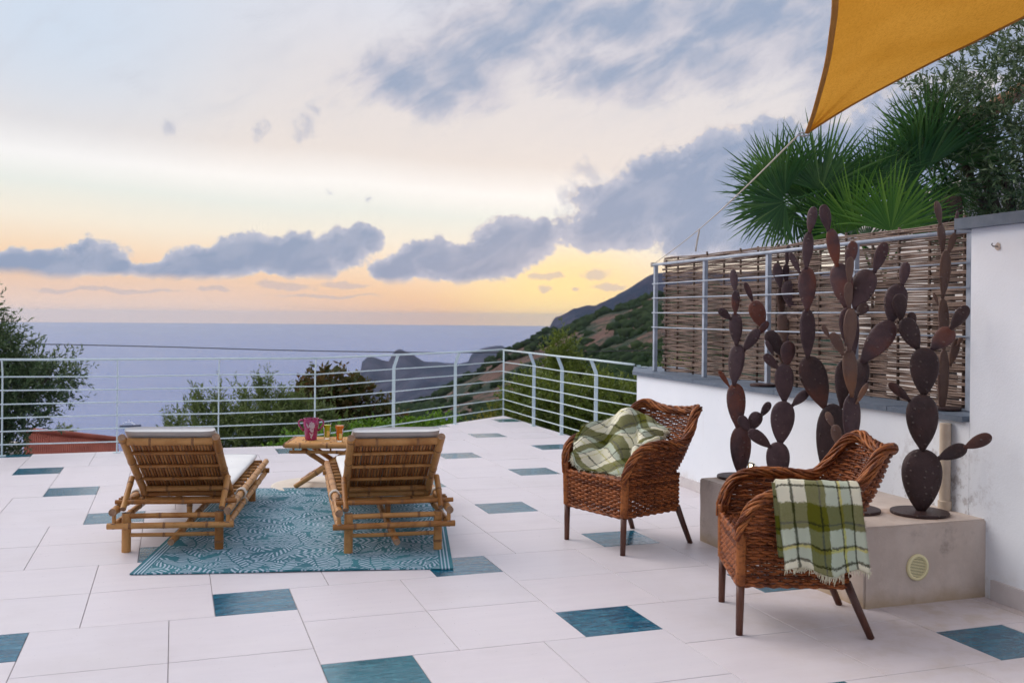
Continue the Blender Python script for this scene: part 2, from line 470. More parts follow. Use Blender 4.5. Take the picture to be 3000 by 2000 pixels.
finish(t, Base_Color=c, Roughness=0.75, Specular_IOR_Level=0.3, Normal=t.bump(t.m('ADD', pat, t.m('MULTIPLY', wv, 0.3)), 0.25, 0.003))


def plaid(name, ku, kv, ou, ov, st2=None):
    t = mat(name)
    uv = t.n('ShaderNodeUVMap').outputs[0]
    fz = t.vm('SUBTRACT', t.noise(uv, 75.0, 4.0, 0.8, col=True), (0.5, 0.5, 0.5))
    uv = t.vm('ADD', uv, t.vm('MULTIPLY', fz, (0.075, 0.075, 0)))
    uv = t.vm('ADD', uv, t.vm('MULTIPLY', t.vm('SUBTRACT', t.noise(uv, 4.0, 2.0, 0.5, col=True), (0.5, 0.5, 0.5)), (0.07, 0.07, 0)))
    U, V, _ = t.sep(uv)
    CR, GR, DK, MI, YE = (0.90, 0.85, 0.64), (0.135, 0.135, 0.008), (0.026, 0.030, 0.008), (0.54, 0.61, 0.47), (0.62, 0.56, 0.14)
    stops = [(0.0, CR), (0.14, DK), (0.165, CR), (0.33, GR), (0.47, DK), (0.49, GR), (0.54, MI), (0.68, DK), (0.70, YE), (0.73, MI), (0.84, DK), (0.865, CR)]
    if st2:
        stops = [(p_, {'C': CR, 'G': GR, 'D': DK, 'M': MI, 'Y': YE}[k_]) for (p_, k_) in st2]
    fu = t.m('FRACT', t.m('ADD', t.m('MULTIPLY', U, ku), ou))
    fv = t.m('FRACT', t.m('ADD', t.m('MULTIPLY', V, kv), ov))
    cu, cv = t.ramp(fu, stops, 'CONSTANT'), t.ramp(fv, stops, 'CONSTANT')
    twill = t.sstep(t.noise(uv, 150.0, 3.0, 0.8), 0.42, 0.58)
    c = t.mix(t.m('ADD', 0.30, t.m('MULTIPLY', twill, 0.40)), cu, cv)
    c = t.mix(0.68, c, t.mix(1.0, cu, cv, 'DARKEN'))
    h = t.noise(uv, 210.0, 5.0, 0.8)
    finish(t, Base_Color=c, Roughness=1.0, Specular_IOR_Level=0.1, Normal=t.bump(h, 0.7, 0.008), Sheen_Weight=0.08, Sheen_Roughness=0.5)


plaid('plaid_bundle', 1.9, 1.9, 0.36, 0.62, [(0.0, 'C'), (0.20, 'D'), (0.225, 'C'), (0.40, 'G'), (0.60, 'D'), (0.63, 'G'), (0.67, 'M'), (0.78, 'D'), (0.80, 'C'), (0.92, 'Y'), (0.94, 'C')])
plaid('plaid_fold', 1.05, 1.15, 0.98, 0.50)
simple('fringe', (0.66, 0.60, 0.40), (0.72, 0.68, 0.52), 20, 1.0)

t = mat('sail_cloth')
v = ocoord(t)
f = t.noise(t.vm('MULTIPLY', v, (1, 1, 1)), 1.4, 5.0, 0.55)
wv = t.noise(t.vm('MULTIPLY', v, (160.0, 40.0, 160.0)), 1.0, 3.0, 0.7)
c = t.mix(t.sstep(f, 0.3, 0.7), (0.60, 0.270, 0.030), (0.72, 0.345, 0.050))
c = t.mix(t.m('MULTIPLY', t.sstep(wv, 0.42, 0.7), 0.45), c, (0.40, 0.145, 0.010))
d = t.n('ShaderNodeBsdfDiffuse', {'Color': c, 'Normal': t.bump(wv, 0.3, 0.004)})
tr = t.n('ShaderNodeBsdfTranslucent', {'Color': c})
ms = t.n('ShaderNodeMixShader', {0: 0.45})
t.t.links.new(d.outputs[0], ms.inputs[1])
t.t.links.new(tr.outputs[0], ms.inputs[2])
o_ = t.n('ShaderNodeOutputMaterial')
t.t.links.new(ms.outputs[0], o_.inputs[0])
simple('sail_hem', (0.36, 0.150, 0.018), (0.44, 0.19, 0.025), 10, 0.9)

# rusty iron cactus
def rust_mat(name, c1, c2, c3):
    t = mat(name)
    v = ocoord(t)
    rn = orand(t)
    vo = t.vm('ADD', v, t.comb(t.m('MULTIPLY', rn, 7.0), t.m('MULTIPLY', rn, 3.0), 0.0))
    f = t.noise(vo, 9.0, 6.0, 0.65)
    c = t.mix(t.sstep(f, 0.3, 0.7), c1, c2)
    c = t.mix(t.m('MULTIPLY', t.sstep(rn, 0.55, 1.0), t.sstep(t.noise(vo, 4.0, 4.0), 0.42, 0.66)), c, c3)
    g = t.noise(vo, 60.0, 5.0, 0.7)
    c = t.mix(t.m('MULTIPLY', t.sstep(g, 0.55, 0.75), 0.4), c, (0.15, 0.11, 0.10))
    dots = t.sstep(t.n('ShaderNodeTexVoronoi', {'Vector': v, 'Scale': 27.0, 'Randomness': 0.45}).outputs['Distance'], 0.22, 0.10)
    c = t.mix(t.m('MULTIPLY', dots, 0.45), c, (0.20, 0.16, 0.14))
    hh = t.m('ADD', t.m('MULTIPLY', dots, 0.8), t.m('MULTIPLY', g, 0.3))
    finish(t, Base_Color=c, Roughness=0.52, Metallic=0.10, Specular_IOR_Level=0.35, Normal=t.bump(hh, 0.7, 0.010))


rust_mat('rust', (0.086, 0.048, 0.052), (0.050, 0.028, 0.031), (0.185, 0.056, 0.030))
rust_mat('rust_light', (0.150, 0.085, 0.060), (0.105, 0.062, 0.052), (0.200, 0.090, 0.045))
rust_mat('rust_dark', (0.056, 0.030, 0.029), (0.032, 0.018, 0.018), (0.100, 0.036, 0.024))

bamboo_mat('reed', (0.130, 0.080, 0.058), (0.235, 0.155, 0.115), (0.052, 0.031, 0.023))
simple('reed_stake', (0.085, 0.052, 0.035), (0.125, 0.080, 0.056), 12, 0.8, stretch=(1, 1, 0.3))

# table things
t = mat('majolica')
v = ocoord(t)
f = t.noise(v, 20.0, 4.0)
c = t.mix(t.sstep(f, 0.35, 0.65), (0.270, 0.016, 0.085), (0.380, 0.030, 0.140))
finish(t, Base_Color=c, Roughness=0.12, Specular_IOR_Level=0.6)
simple('majolica_white', (0.62, 0.52, 0.56), (0.5, 0.36, 0.42), 30, 0.2)
t = mat('glass')
ga = t.n('ShaderNodeBsdfTransparent', {'Color': (0.95, 0.97, 0.97)})
gb = t.n('ShaderNodeBsdfGlossy', {'Color': (1, 1, 1), 'Roughness': 0.03})
gm = t.n('ShaderNodeMixShader', {0: t.n('ShaderNodeFresnel', {'IOR': 1.16}).outputs[0]})
t.t.links.new(ga.outputs[0], gm.inputs[1])
t.t.links.new(gb.outputs[0], gm.inputs[2])
go_ = t.n('ShaderNodeOutputMaterial')
t.t.links.new(gm.outputs[0], go_.inputs[0])
def juice(name, c1, c2):
    t = mat(name)
    f = t.noise(ocoord(t), 35.0, 4.0)
    finish(t, Base_Color=t.mix(t.sstep(f, 0.35, 0.65), c1, c2), Roughness=0.15, IOR=1.33)
juice('juice_green', (0.46, 0.52, 0.02), (0.70, 0.58, 0.03))
juice('juice_orange', (0.95, 0.17, 0.008), (1.0, 0.28, 0.015))
simple('citrus', (0.85, 0.55, 0.10), (0.9, 0.68, 0.25), 40, 0.4)

t = mat('lamp_glow')
finish(t, Base_Color=(0.9, 0.8, 0.6), Emission_Color=(1.0, 0.80, 0.48), Emission_Strength=6.0)

# foliage
def leaf_mat(name, c1, c2, c3, rough=0.5, trans=0.25):
    t = mat(name)
    g = t.n('ShaderNodeNewGeometry')
    ri = g.outputs['Random Per Island']
    c = t.mix(t.sstep(ri, 0.0, 0.75), c1, c2)
    c = t.mix(t.sstep(ri, 0.66, 1.0), c, c3)
    cl_ = t.noise(g.outputs['Position'], 2.6, 3.0, 0.6)
    c = t.mix(t.m('MULTIPLY', t.sstep(cl_, 0.50, 0.68), 0.45), c, c3)
    p = t.n('ShaderNodeBsdfPrincipled', {'Base Color': c, 'Roughness': rough, 'Specular IOR Level': 0.4})
    tr = t.n('ShaderNodeBsdfTranslucent', {'Color': t.mix(0.5, c, c3)})
    ms = t.n('ShaderNodeMixShader', {0: trans})
    t.t.links.new(p.outputs[0], ms.inputs[1])
    t.t.links.new(tr.outputs[0], ms.inputs[2])
    o = t.n('ShaderNodeOutputMaterial')
    t.t.links.new(ms.outputs[0], o.inputs[0])


leaf_mat('leaf_olive', (0.062, 0.105, 0.026), (0.125, 0.180, 0.045), (0.240, 0.285, 0.105), trans=0.38)
leaf_mat('leaf_olive_dark', (0.036, 0.072, 0.028), (0.080, 0.140, 0.048), (0.210, 0.265, 0.130))
leaf_mat('leaf_shrub', (0.055, 0.085, 0.025), (0.090, 0.130, 0.038), (0.140, 0.160, 0.070))
leaf_mat('leaf_broad', (0.050, 0.078, 0.018), (0.082, 0.098, 0.024), (0.170, 0.085, 0.032))
leaf_mat('leaf_hedge', (0.060, 0.150, 0.012), (0.105, 0.235, 0.020), (0.190, 0.320, 0.030), trans=0.4)
leaf_mat('leaf_yellow', (0.160, 0.150, 0.010), (0.230, 0.210, 0.015), (0.300, 0.270, 0.030))
leaf_mat('leaf_pine', (0.070, 0.112, 0.018), (0.130, 0.185, 0.026), (0.230, 0.270, 0.045), trans=0.35)
leaf_mat('leaf_palm', (0.016, 0.074, 0.014), (0.044, 0.138, 0.024), (0.130, 0.235, 0.055), rough=0.40, trans=0.35)
leaf_mat('leaf_palm_bright', (0.065, 0.185, 0.020), (0.115, 0.275, 0.026), (0.230, 0.400, 0.050), rough=0.40, trans=0.4)
simple('bark', (0.070, 0.050, 0.036), (0.120, 0.090, 0.066), 12, 0.9, 0.6, 30, 0.02, stretch=(1, 1, 0.3))
simple('palm_trunk', (0.115, 0.075, 0.045), (0.065, 0.042, 0.028), 16, 0.95, 0.9, 25, 0.03, stretch=(1, 1, 2.5))

# land and sea
t = mat('hillside')
wp = gcoord(t)
f = t.noise(wp, 0.020, 8.0, 0.66)
g = t.noise(wp, 0.075, 7.0, 0.68)
c = t.mix(t.sstep(g, 0.40, 0.60), (0.020, 0.038, 0.026), (0.042, 0.060, 0.036))
soil = t.sstep(t.m('ADD', t.m('MULTIPLY', f, 0.62), t.m('MULTIPLY', g, 0.38)), 0.455, 0.53)
c = t.mix(soil, c, t.mix(t.sstep(t.noise(wp, 0.30, 5.0), 0.35, 0.65), (0.105, 0.062, 0.050), (0.170, 0.105, 0.084)))
rk = t.m('MULTIPLY', t.sstep(t.sep(t.n('ShaderNodeNewGeometry').outputs['Normal'])[2], 0.80, 0.55), 0.8)
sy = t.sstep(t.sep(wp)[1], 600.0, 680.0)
c = t.mix(t.m('MULTIPLY', sy, 0.85), c, t.mix(t.sstep(t.noise(wp, 0.012, 8.0, 0.7), 0.4, 0.62), (0.018, 0.032, 0.072), (0.055, 0.070, 0.118)))  # blue distance haze painted into the colour of the farther land
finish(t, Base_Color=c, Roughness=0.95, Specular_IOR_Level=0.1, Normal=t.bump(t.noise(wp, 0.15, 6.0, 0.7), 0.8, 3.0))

t = mat('sea')
wp = gcoord(t)
dist_y = t.sep(wp)[1]
n1 = t.noise(t.vm('MULTIPLY', wp, (0.006, 0.025, 1.0)), 1.0, 6.0, 0.62)
c = t.mix(t.sstep(n1, 0.3, 0.7), (0.062, 0.125, 0.345), (0.082, 0.152, 0.385))
nb = t.m('ADD', t.noise(t.vm('MULTIPLY', wp, (0.06, 0.16, 1.0)), 1.0, 6.0, 0.65), t.m('MULTIPLY', n1, 2.0))
finish(t, Base_Color=c, Roughness=0.26, Specular_IOR_Level=0.45, Normal=t.bump(nb, 0.8, 4.0))

simple('roof_red', (0.250, 0.055, 0.032), (0.330, 0.085, 0.050), 1.5, 0.85, 0.3, 8, 0.05)
simple('house_white', (0.66, 0.60, 0.53), (0.58, 0.52, 0.46), 2, 0.9)
simple('roof_tile', (0.330, 0.165, 0.085), (0.430, 0.240, 0.140), 5, 0.85)
simple('gutter', (0.035, 0.032, 0.034), (0.055, 0.05, 0.05), 8, 0.5)
simple('tarp_blue', (0.012, 0.030, 0.160), (0.020, 0.050, 0.220), 5, 0.5)
simple('yacht_white', (0.78, 0.80, 0.84), (0.72, 0.74, 0.80), 0.3, 0.35)
simple('yacht_dark', (0.05, 0.06, 0.09), (0.08, 0.09, 0.12), 0.3, 0.2)
simple('cable', (0.03, 0.03, 0.032), (0.05, 0.05, 0.05), 5, 0.7)
simple('scrub', (0.020, 0.036, 0.018), (0.040, 0.058, 0.026), 0.08, 1.0, spec=0.0)
simple('soil', (0.10, 0.075, 0.05), (0.07, 0.055, 0.035), 2, 1.0)


# ------------------------------------------------------------------ mesh builder
class MB:
    def __init__(s):
        s.v, s.f, s.mi, s.uv = [], [], [], []

    def face(s, idx, m=0):
        s.f.append(tuple(idx))
        s.mi.append(m)

    def add(s, pts, faces, m=0):
        b = len(s.v)
        s.v += [tuple(p) for p in pts]
        for f in faces:
            s.face([b + i for i in f], m)
        return b

    def box(s, c, size, M=None, m=0, bev=0.0):
        x, y, z = size[0] / 2, size[1] / 2, size[2] / 2
        if bev <= 0:
            P = [(-x, -y, -z), (x, -y, -z), (x, y, -z), (-x, y, -z), (-x, -y, z), (x, -y, z), (x, y, z), (-x, y, z)]
            Fc = [(3, 2, 1, 0), (4, 5, 6, 7), (0, 1, 5, 4), (1, 2, 6, 5), (2, 3, 7, 6), (3, 0, 4, 7)]
        else:
            b_ = bev
            P, Fc = [], []
            for (zz, k) in ((-z, b_), (-z + b_, 0), (z - b_, 0), (z, b_)):
                P += [(-x + k, -y + k, zz), (x - k, -y + k, zz), (x - k, y - k, zz), (-x + k, y - k, zz)]
            Fc = [(3, 2, 1, 0), (12, 13, 14, 15)]
            for r in range(3):
                for i in range(4):
                    j = (i + 1) % 4
                    Fc.append((4 * r + i, 4 * r + j, 4 * r + 4 + j, 4 * r + 4 + i))
        c = Vector(c)
        P = [(M @ Vector(p) if M is not None else Vector(p)) + c for p in P]
        s.add(P, Fc, m)

    def prism(s, poly, z0, z1, m=0):
        n = len(poly)
        P = [(p[0], p[1], z0) for p in poly] + [(p[0], p[1], z1) for p in poly]
        Fc = [tuple(range(n - 1, -1, -1)), tuple(range(n, 2 * n))]
        for i in range(n):
            j = (i + 1) % n
            Fc.append((i, j, n + j, n + i))
        s.add(P, Fc, m)

    def tube(s, pts, r, n=8, cap=True, m=0, mcap=None, flat=1.0, up=None, twist=0.0):
        pts = [Vector(p) for p in pts]
        k = len(pts)
        rs = r if isinstance(r, (list, tuple)) else [r] * k
        T = []
        for i in range(k):
            a, b = pts[max(i - 1, 0)], pts[min(i + 1, k - 1)]
            d = b - a
            T.append(d.normalized() if d.length > 1e-9 else Vector((0, 0, 1)))
        ref = Vector(up) if up else (Vector((0, 0, 1)) if abs(T[0].z) < 0.9 else Vector((0, 1, 0)))
        nx = (ref - T[0] * ref.dot(T[0])).normalized()
        base = len(s.v)
        for i in range(k):
            if i:
                nx = nx - T[i] * nx.dot(T[i])
                nx = nx.normalized() if nx.length > 1e-6 else T[i].orthogonal().normalized()
            ny = T[i].cross(nx)
            for j in range(n):
                a = 2 * math.pi * j / n + twist
                q = pts[i] + nx * (math.cos(a) * rs[i] * flat) + ny * (math.sin(a) * rs[i])
                s.v.append(tuple(q))
        for i in range(k - 1):
            for j in range(n):
                j2 = (j + 1) % n
                s.face((base + i * n + j, base + i * n + j2, base + (i + 1) * n + j2, base + (i + 1) * n + j), m)
        if cap:
            mc = m if mcap is None else mcap
            s.face([base + j for j in range(n - 1, -1, -1)], mc)
            s.face([base + (k - 1) * n + j for j in range(n)], mc)

    def lathe(s, prof, n=20, c=(0, 0, 0), m=0, closed=False):
        base = len(s.v)
        k = len(prof)
        for (r, z) in prof:
            for j in range(n):
                a = 2 * math.pi * j / n
                s.v.append((c[0] + r * math.cos(a), c[1] + r * math.sin(a), c[2] + z))
        for i in range(k - 1):
            for j in range(n):
                j2 = (j + 1) % n
                s.face((base + i * n + j, base + i * n + j2, base + (i + 1) * n + j2, base + (i + 1) * n + j), m)
        if not closed:
            s.face([base + j for j in range(n - 1, -1, -1)], m)
            s.face([base + (k - 1) * n + j for j in range(n)], m)

    def mesh(s, name, mats, smooth=True):
        me = bpy.data.meshes.new(name)
        me.from_pydata(s.v, [], s.f)
        for m in (mats if isinstance(mats, (list, tuple)) else [mats]):
            me.materials.append(MATS[m])
        if any(s.mi):
            me.polygons.foreach_set('material_index', s.mi)
        if smooth:
            me.polygons.foreach_set('use_smooth', [True] * len(me.polygons))
        if s.uv:
            ul = me.uv_layers.new(name='UVMap')
            li = [0] * len(me.loops)
            me.loops.foreach_get('vertex_index', li)
            arr = np.array(s.uv, dtype=np.float32)[np.array(li)]
            ul.data.foreach_set('uv', arr.ravel())
        me.update()
        return me

    def build(s, name, mats, parent=None, smooth=True, auto=None):
        me = s.mesh(name, mats, smooth)
        if auto:
            me.set_sharp_from_angle(angle=R(auto))
        return link(name, me, parent)


def link(name, data, parent=None):
    o = bpy.data.objects.new(name, data)
    COL.objects.link(o)
    if parent is not None:
        o.parent = parent
    return o


def tag(o, label=None, cat=None, group=None, kind=None):
    if label:
        o['label'] = label
    if cat:
        o['category'] = cat
    if group:
        o['group'] = group
    if kind:
        o['kind'] = kind
    return o


def thing(name, label, cat, loc=(0, 0, 0), rz=0.0, group=None):
    o = bpy.data.objects.new(name, None)
    o.empty_display_size = 0.1
    COL.objects.link(o)
    o.location = loc
    o.rotation_euler = (0, 0, rz)
    return tag(o, label, cat, group)


def copy_tree(o, parent=None):
    c = o.copy()
    COL.objects.link(c)
    if parent is not None:
        c.parent = parent
    for ch in [x for x in bpy.data.objects if x.parent == o]:
        copy_tree(ch, c)
    return c


def catmull(P, t):
    n = len(P) - 1
    x = min(max(t, 0.0), 1.0) * n
    i = min(int(x), n - 1)
    u = x - i
    p0, p1, p2, p3 = P[max(i - 1, 0)], P[i], P[i + 1], P[min(i + 2, n)]
    return 0.5 * ((2 * p1) + (p2 - p0) * u + (2 * p0 - 5 * p1 + 4 * p2 - p3) * u * u + (3 * p1 - p0 - 3 * p2 + p3) * u ** 3)


def rot2(v, a):
    return Vector((v[0] * math.cos(a) - v[1] * math.sin(a), v[0] * math.sin(a) + v[1] * math.cos(a)))


# ================================================================== SETTING
SEA = -150.0
# sea
mb = MB()
rings = [0, 400, 900, 1800, 3500, 7000, 11000, 16500]
mb.v.append((0, 0, SEA))
for r_ in rings[1:]:
    for j in range(64):
        a = 2 * math.pi * j / 64
        mb.v.append((r_ * math.cos(a), r_ * math.sin(a), SEA))
for j in range(64):
    mb.face((0, 1 + j, 1 + (j + 1) % 64))
for k in range(len(rings) - 2):
    for j in range(64):
        a, b = 1 + k * 64, 1 + (k + 1) * 64
        mb.face((a + j, b + j, b + (j + 1) % 64, a + (j + 1) % 64))
tag(mb.build('sea', 'sea'), kind='structure')


# land: cross-sections at several distances, joined into one terrain
def prof(Y, pts):
    return [((CX - 1500 + ray(p, q)[0]), H + ray(p, q)[1] * Y) for (p, q) in pts]


def interp(P, x):
    if x <= P[0][0]:
        return P[0][1]
    for (a, za), (b, zb) in zip(P, P[1:]):
        if x <= b:
            k = (x - a) / (b - a)
            return za + (zb - za) * k
    return P[-1][1]


crest1 = [(300, 1700), (700, 1400), (900, 1275), (1050, 1205), (1142, 1194), (1205, 1180), (1259, 1168), (1300, 1150), (1333, 1126), (1402, 1088), (1435, 1060),
          (1488, 1026), (1548, 1005), (1600, 976), (1665, 945), (1712, 926), (1751, 911), (1799, 899), (1837, 890), (1885, 871), (1913, 858), (2000, 840), (2400, 810), (3700, 800)]
crest2 = [(300, 1400), (1200, 1290), (1300, 1200), (1400, 1120), (1500, 1065), (1570, 1012), (1590, 988), (1607, 963), (1614, 946), (1624, 926), (1630, 921), (1655, 908), (1681, 894),
          (1710, 891), (1745, 890), (1800, 868), (1860, 834), (1913, 804), (1960, 796), (2400, 800), (3700, 810)]
spur = [(900, 1300), (1200, 1090), (1240, 1072), (1316, 1070), (1344, 1065), (1372, 1057), (1379, 1037), (1389, 1029), (1411, 1020), (1427, 1013), (1472, 1010), (1520, 1040), (1600, 1100), (3700, 1200)]
head = [(300, 1600), (1036, 1240), (1043, 1160), (1047, 1110), (1051, 1082), (1058, 1062), (1068, 1048), (1082, 1040), (1096, 1044), (1120, 1054), (1138, 1058), (1148, 1040),
        (1158, 1027), (1172, 1022), (1190, 1028), (1215, 1042), (1242, 1059), (1290, 1062), (1340, 1066), (1420, 1100), (1500, 1160), (3700, 1250)]


def shifted(P, d):
    return [(x, z + d) for (x, z) in P]


def zflat(z, right=0.0):
    return [(-2.0, z), (0.0, z), (0.2, z + right * 0.35), (1.0, z + right)]


SECT = [(14, zflat(-4.5, 3.0)), (40, zflat(-10, 9.0)), (110, prof(110, [(300, 1700), (900, 1450), (1300, 1330), (1500, 1290), (1700, 1230), (1900, 1150), (2400, 1010), (3700, 850)])),
        (300, prof(300, [(300, 1750), (900, 1430), (1100, 1320), (1300, 1250), (1500, 1195), (1700, 1120), (1900, 1050), (2400, 940), (3700, 800)])),
        (430, prof(430, [(300, 1740), (900, 1360), (1100, 1250), (1300, 1190), (1500, 1100), (1700, 1000), (1900, 930), (2400, 870), (3700, 860)])),
        (560, prof(560, crest1)), (640, shifted(prof(640, crest1), -30)), (740, shifted(prof(740, crest2), -25)), (840, prof(840, crest2)), (1200, shifted(prof(1200, spur), -40)),
        (1500, prof(1500, spur)), (1700, shifted(prof(1700, head), -32)), (1900, prof(1900, head)), (2100, shifted(prof(2100, head), -70)), (2500, zflat(-240))]
NR, NC = 170, 300
mb = MB()
Ys = [14 * (2500 / 14) ** (i / (NR - 1)) for i in range(NR)]
for (ysec, _) in SECT:
    q_ = min(range(NR), key=lambda i: abs(Ys[i] - ysec))
    Ys[q_] = float(ysec)
Rs = []
for j in range(NC):
    k = j / (NC - 1)
    Rs.append(-0.62 + 0.5 * k / 0.25 if k < 0.25 else (-0.12 + 0.29 * (k - 0.25) / 0.6 if k < 0.85 else 0.17 + 0.60 * (k - 0.85) / 0.15))
for Y in Ys:
    si = max(i for i in range(len(SECT)) if SECT[i][0] <= Y + 1e-6)
    si = min(si, len(SECT) - 2)
    (Ya, Pa), (Yb, Pb) = SECT[si], SECT[si + 1]
    k = (Y - Ya) / (Yb - Ya)
    ks_ = k * k * (3 - 2 * k)
    kk = 0.6 * k + 0.4 * ks_
    for r_ in Rs:
        z = interp(Pa, r_) * (1 - kk) + interp(Pb, r_) * kk
        x = r_ * Y
        fr = mnoise.fractal(Vector((x / 90, Y / 90, 0.3)), 1.0, 2.1, 6)
        fr2 = mnoise.fractal(Vector((x / 14, Y / 14, 4.3)), 1.0, 2.1, 4)
        amp = 0.0045 * min(Y, 700) * min(1, Y / 120) * (0.45 if Y > 1000 else 1)
        z += fr * amp * 1.2 + fr2 * min(1.3, Y * 0.004)
        mb.v.append((x, Y, z))
for i in range(NR - 1):
    for j in range(NC - 1):
        a = i * NC + j
        mb.face((a, a + 1, a + NC + 1, a + NC))
tag(mb.build('hillside', 'hillside'), kind='structure')
hv = mb.v


def ground(x, y):
    Y = max(y, 14.01)
    i = min(int((NR - 1) * math.log(Y / 14) / math.log(2500 / 14)), NR - 2)
    r_ = x / y
    j = min(range(NC), key=lambda q: abs(Rs[q] - r_))
    return hv[i * NC + j][2]


# scrub growing over the near hill: too many to count
rs = np.random.RandomState(3)
mb = MB()
ico = bmesh.new()
bmesh.ops.create_icosphere(ico, subdivisions=1, radius=1.0)
iv = [v_.co.copy() for v_ in ico.verts]
ifc = [[v_.index for v_ in f_.verts] for f_ in ico.faces]
ico.free()
cnt = 0
while cnt < 2600:
    Y = 130 + 430 * rs.rand() ** 0.8
    r_ = -0.13 + 0.34 * rs.rand()
    x = r_ * Y
    if mnoise.fractal(Vector((x / 38, Y / 38, 9.1)), 1.0, 2.1, 4) < 0.02:
        continue
    z = ground(x, Y)
    s_ = (0.8 + 2.0 * rs.rand() ** 2) * (0.7 + Y / 900)
    pts = []
    for p in iv:
        k = s_ * (0.7 + 0.6 * rs.rand())
        pts.append((x + p.x * k * 1.15, Y + p.y * k, z + p.z * k * 0.85 + 0.3 * s_))
    mb.add(pts, ifc)
    cnt += 1
tag(mb.build('hillside_scrub', 'scrub', smooth=True), 'dark green scrub bushes dotted over the brown hillside', 'scrub', kind='stuff')

# ------------------------------------------------------------------ terrace floor
TH = 0.32969
AV = Vector((math.cos(TH), math.sin(TH)))
BV = Vector((-math.sin(TH), math.cos(TH)))
S0 = 0.26846745 * H
SB = 3.0762 * S0
ORG = Vector((-0.97242576, 3.25889879)) * H


def wall_x(Y, off=0.0):          # front line of the right-hand walls
    return 4.108 - 0.305 * Y + off


L_PTS = [(-5.16, 10.00), (-4.13, 10.33), (-3.17, 10.66), (-2.21, 11.05), (-1.49, 12.14), (-0.80, 13.32), (-0.113, 14.50)]
EDGE_A, EDGE_K, EDGE_C = Vector((-9.0, 8.68)), Vector((-2.21, 11.05)), Vector((-0.113, 14.50))
EDGE_R, WALL_F, WALL_N = Vector((1.322, 10.36)), Vector((wall_x(9.5), 9.5)), Vector((wall_x(-2.0), -2.0))


def clip(poly, p, d):            # keep what is on the right of the line p + t d
    nrm = Vector((d.y, -d.x))
    out_ = []
    for i in range(len(poly)):
        a, b = poly[i], poly[(i + 1) % len(poly)]
        da, db = (a - p).dot(nrm), (b - p).dot(nrm)
        if da >= 0:
            out_.append(a)
        if (da >= 0) != (db >= 0):
            out_.append(a + (b - a) * (da / (da - db)))
    return out_


def area(poly):
    return 0.5 * abs(sum(poly[i].x * poly[(i + 1) % len(poly)].y - poly[(i + 1) % len(poly)].x * poly[i].y for i in range(len(poly)))) if len(poly) > 2 else 0


floor_poly = [Vector((-9, -3)), WALL_N, WALL_F, EDGE_R, EDGE_C, EDGE_K, EDGE_A]
mb = MB()
mb.prism([(p.x, p.y) for p in floor_poly], -0.35, -0.0045)
floor = tag(mb.build('terrace_floor', 'grout', smooth=False), kind='structure')
mb = MB()
pl = [EDGE_A, EDGE_K, EDGE_C, EDGE_R]
for i in range(3):
    a, b = pl[i], pl[i + 1]
    d = (b - a).normalized()
    n_ = Vector((-d.y, d.x))
    q = [a + n_ * 0.006, b + n_ * 0.006, b + n_ * 0.03, a + n_ * 0.03]
    mb.prism([(p.x, p.y) for p in q[::-1]], -0.9, -0.006)
tag(mb.build('terrace_edge', 'white_wall', smooth=False), kind='structure')


def lay(u0, v0, u1, v1, name, m):
    g = 0.0019
    rect = [ORG + AV * (u0 + g) + BV * (v0 + g), ORG + AV * (u1 - g) + BV * (v0 + g), ORG + AV * (u1 - g) + BV * (v1 - g), ORG + AV * (u0 + g) + BV * (v1 - g)]
    c0 = sum(rect, Vector((0, 0))) / 4
    if c0.y < 2.6 or c0.y > 16 or c0.x < -0.9 - 0.56 * c0.y or c0.x > 0.9 + 0.56 * c0.y:
        return 0
    e1, e2 = (EDGE_K - EDGE_A), (EDGE_C - EDGE_K)
    polys = [clip(rect, EDGE_A, e1)]
    rest = clip(clip(rect, EDGE_K, e2), EDGE_A, -e1)
    if area(rest) > 1e-4:
        if area(polys[0]) < 1e-4:
            polys = [rest]
        else:
            polys.append(rest)
    made = 0
    for P in polys:
        if len(P) < 3:
            continue
        for (p, d) in (((EDGE_C, EDGE_R - EDGE_C), (WALL_F, WALL_N - WALL_F)) if c0.y < 9.6 else ((EDGE_C, EDGE_R - EDGE_C),)):
            P = clip(P, p, d)
            if len(P) < 3:
                break
        if len(P) < 3 or area(P) < 2e-3:
            continue
        loc = [rot2(q - c0, -TH) for q in P]
        mb_ = MB()
        n = len(loc)
        cen = sum(loc, Vector((0, 0))) / n
        b_ = 0.0012
        top = [q + (cen - q).normalized() * b_ for q in loc]
        pts = [(q.x, q.y, -0.012) for q in loc] + [(q.x, q.y, -b_) for q in loc] + [(q.x, q.y, 0) for q in top]
        fc = [tuple(range(2 * n, 3 * n))]
        for i in range(n):
            j = (i + 1) % n
            fc += [(i, j, n + j, n + i), (n + i, n + j, 2 * n + j, 2 * n + i)]
        mb_.add(pts, fc)
        o = mb_.build(name, m, floor, smooth=False)
        o.location = (c0.x, c0.y, random.uniform(-0.0006, 0.0004))
        o.rotation_euler = (random.uniform(-4e-4, 4e-4), random.uniform(-4e-4, 4e-4), TH)
        made += 1
    return made


for i in range(-7, 8):
    for j in range(-9, 9):
        u, v_ = i * SB + j * S0, i * S0 - j * SB
        lay(u, v_, u + S0, v_ + S0, 'insert_tile', 'insert_tile')
        for ka in (0, 1):
            for kb in (0, 1):
                lay(u + S0 + ka * SB / 2, v_ + S0 - SB + kb * SB / 2, u + S0 + (ka + 1) * SB / 2, v_ + S0 - SB + (kb + 1) * SB / 2, 'floor_tile', 'floor_tile')

# ------------------------------------------------------------------ walls on the right
WD = Vector((-0.305, 1.0)).normalized()          # along the wall, away from the camera
WN = Vector((WD.y, -WD.x))                       # into the wall (right)


def wall_pt(Y, off=0.0):
    return Vector((wall_x(Y), Y)) + WN * off


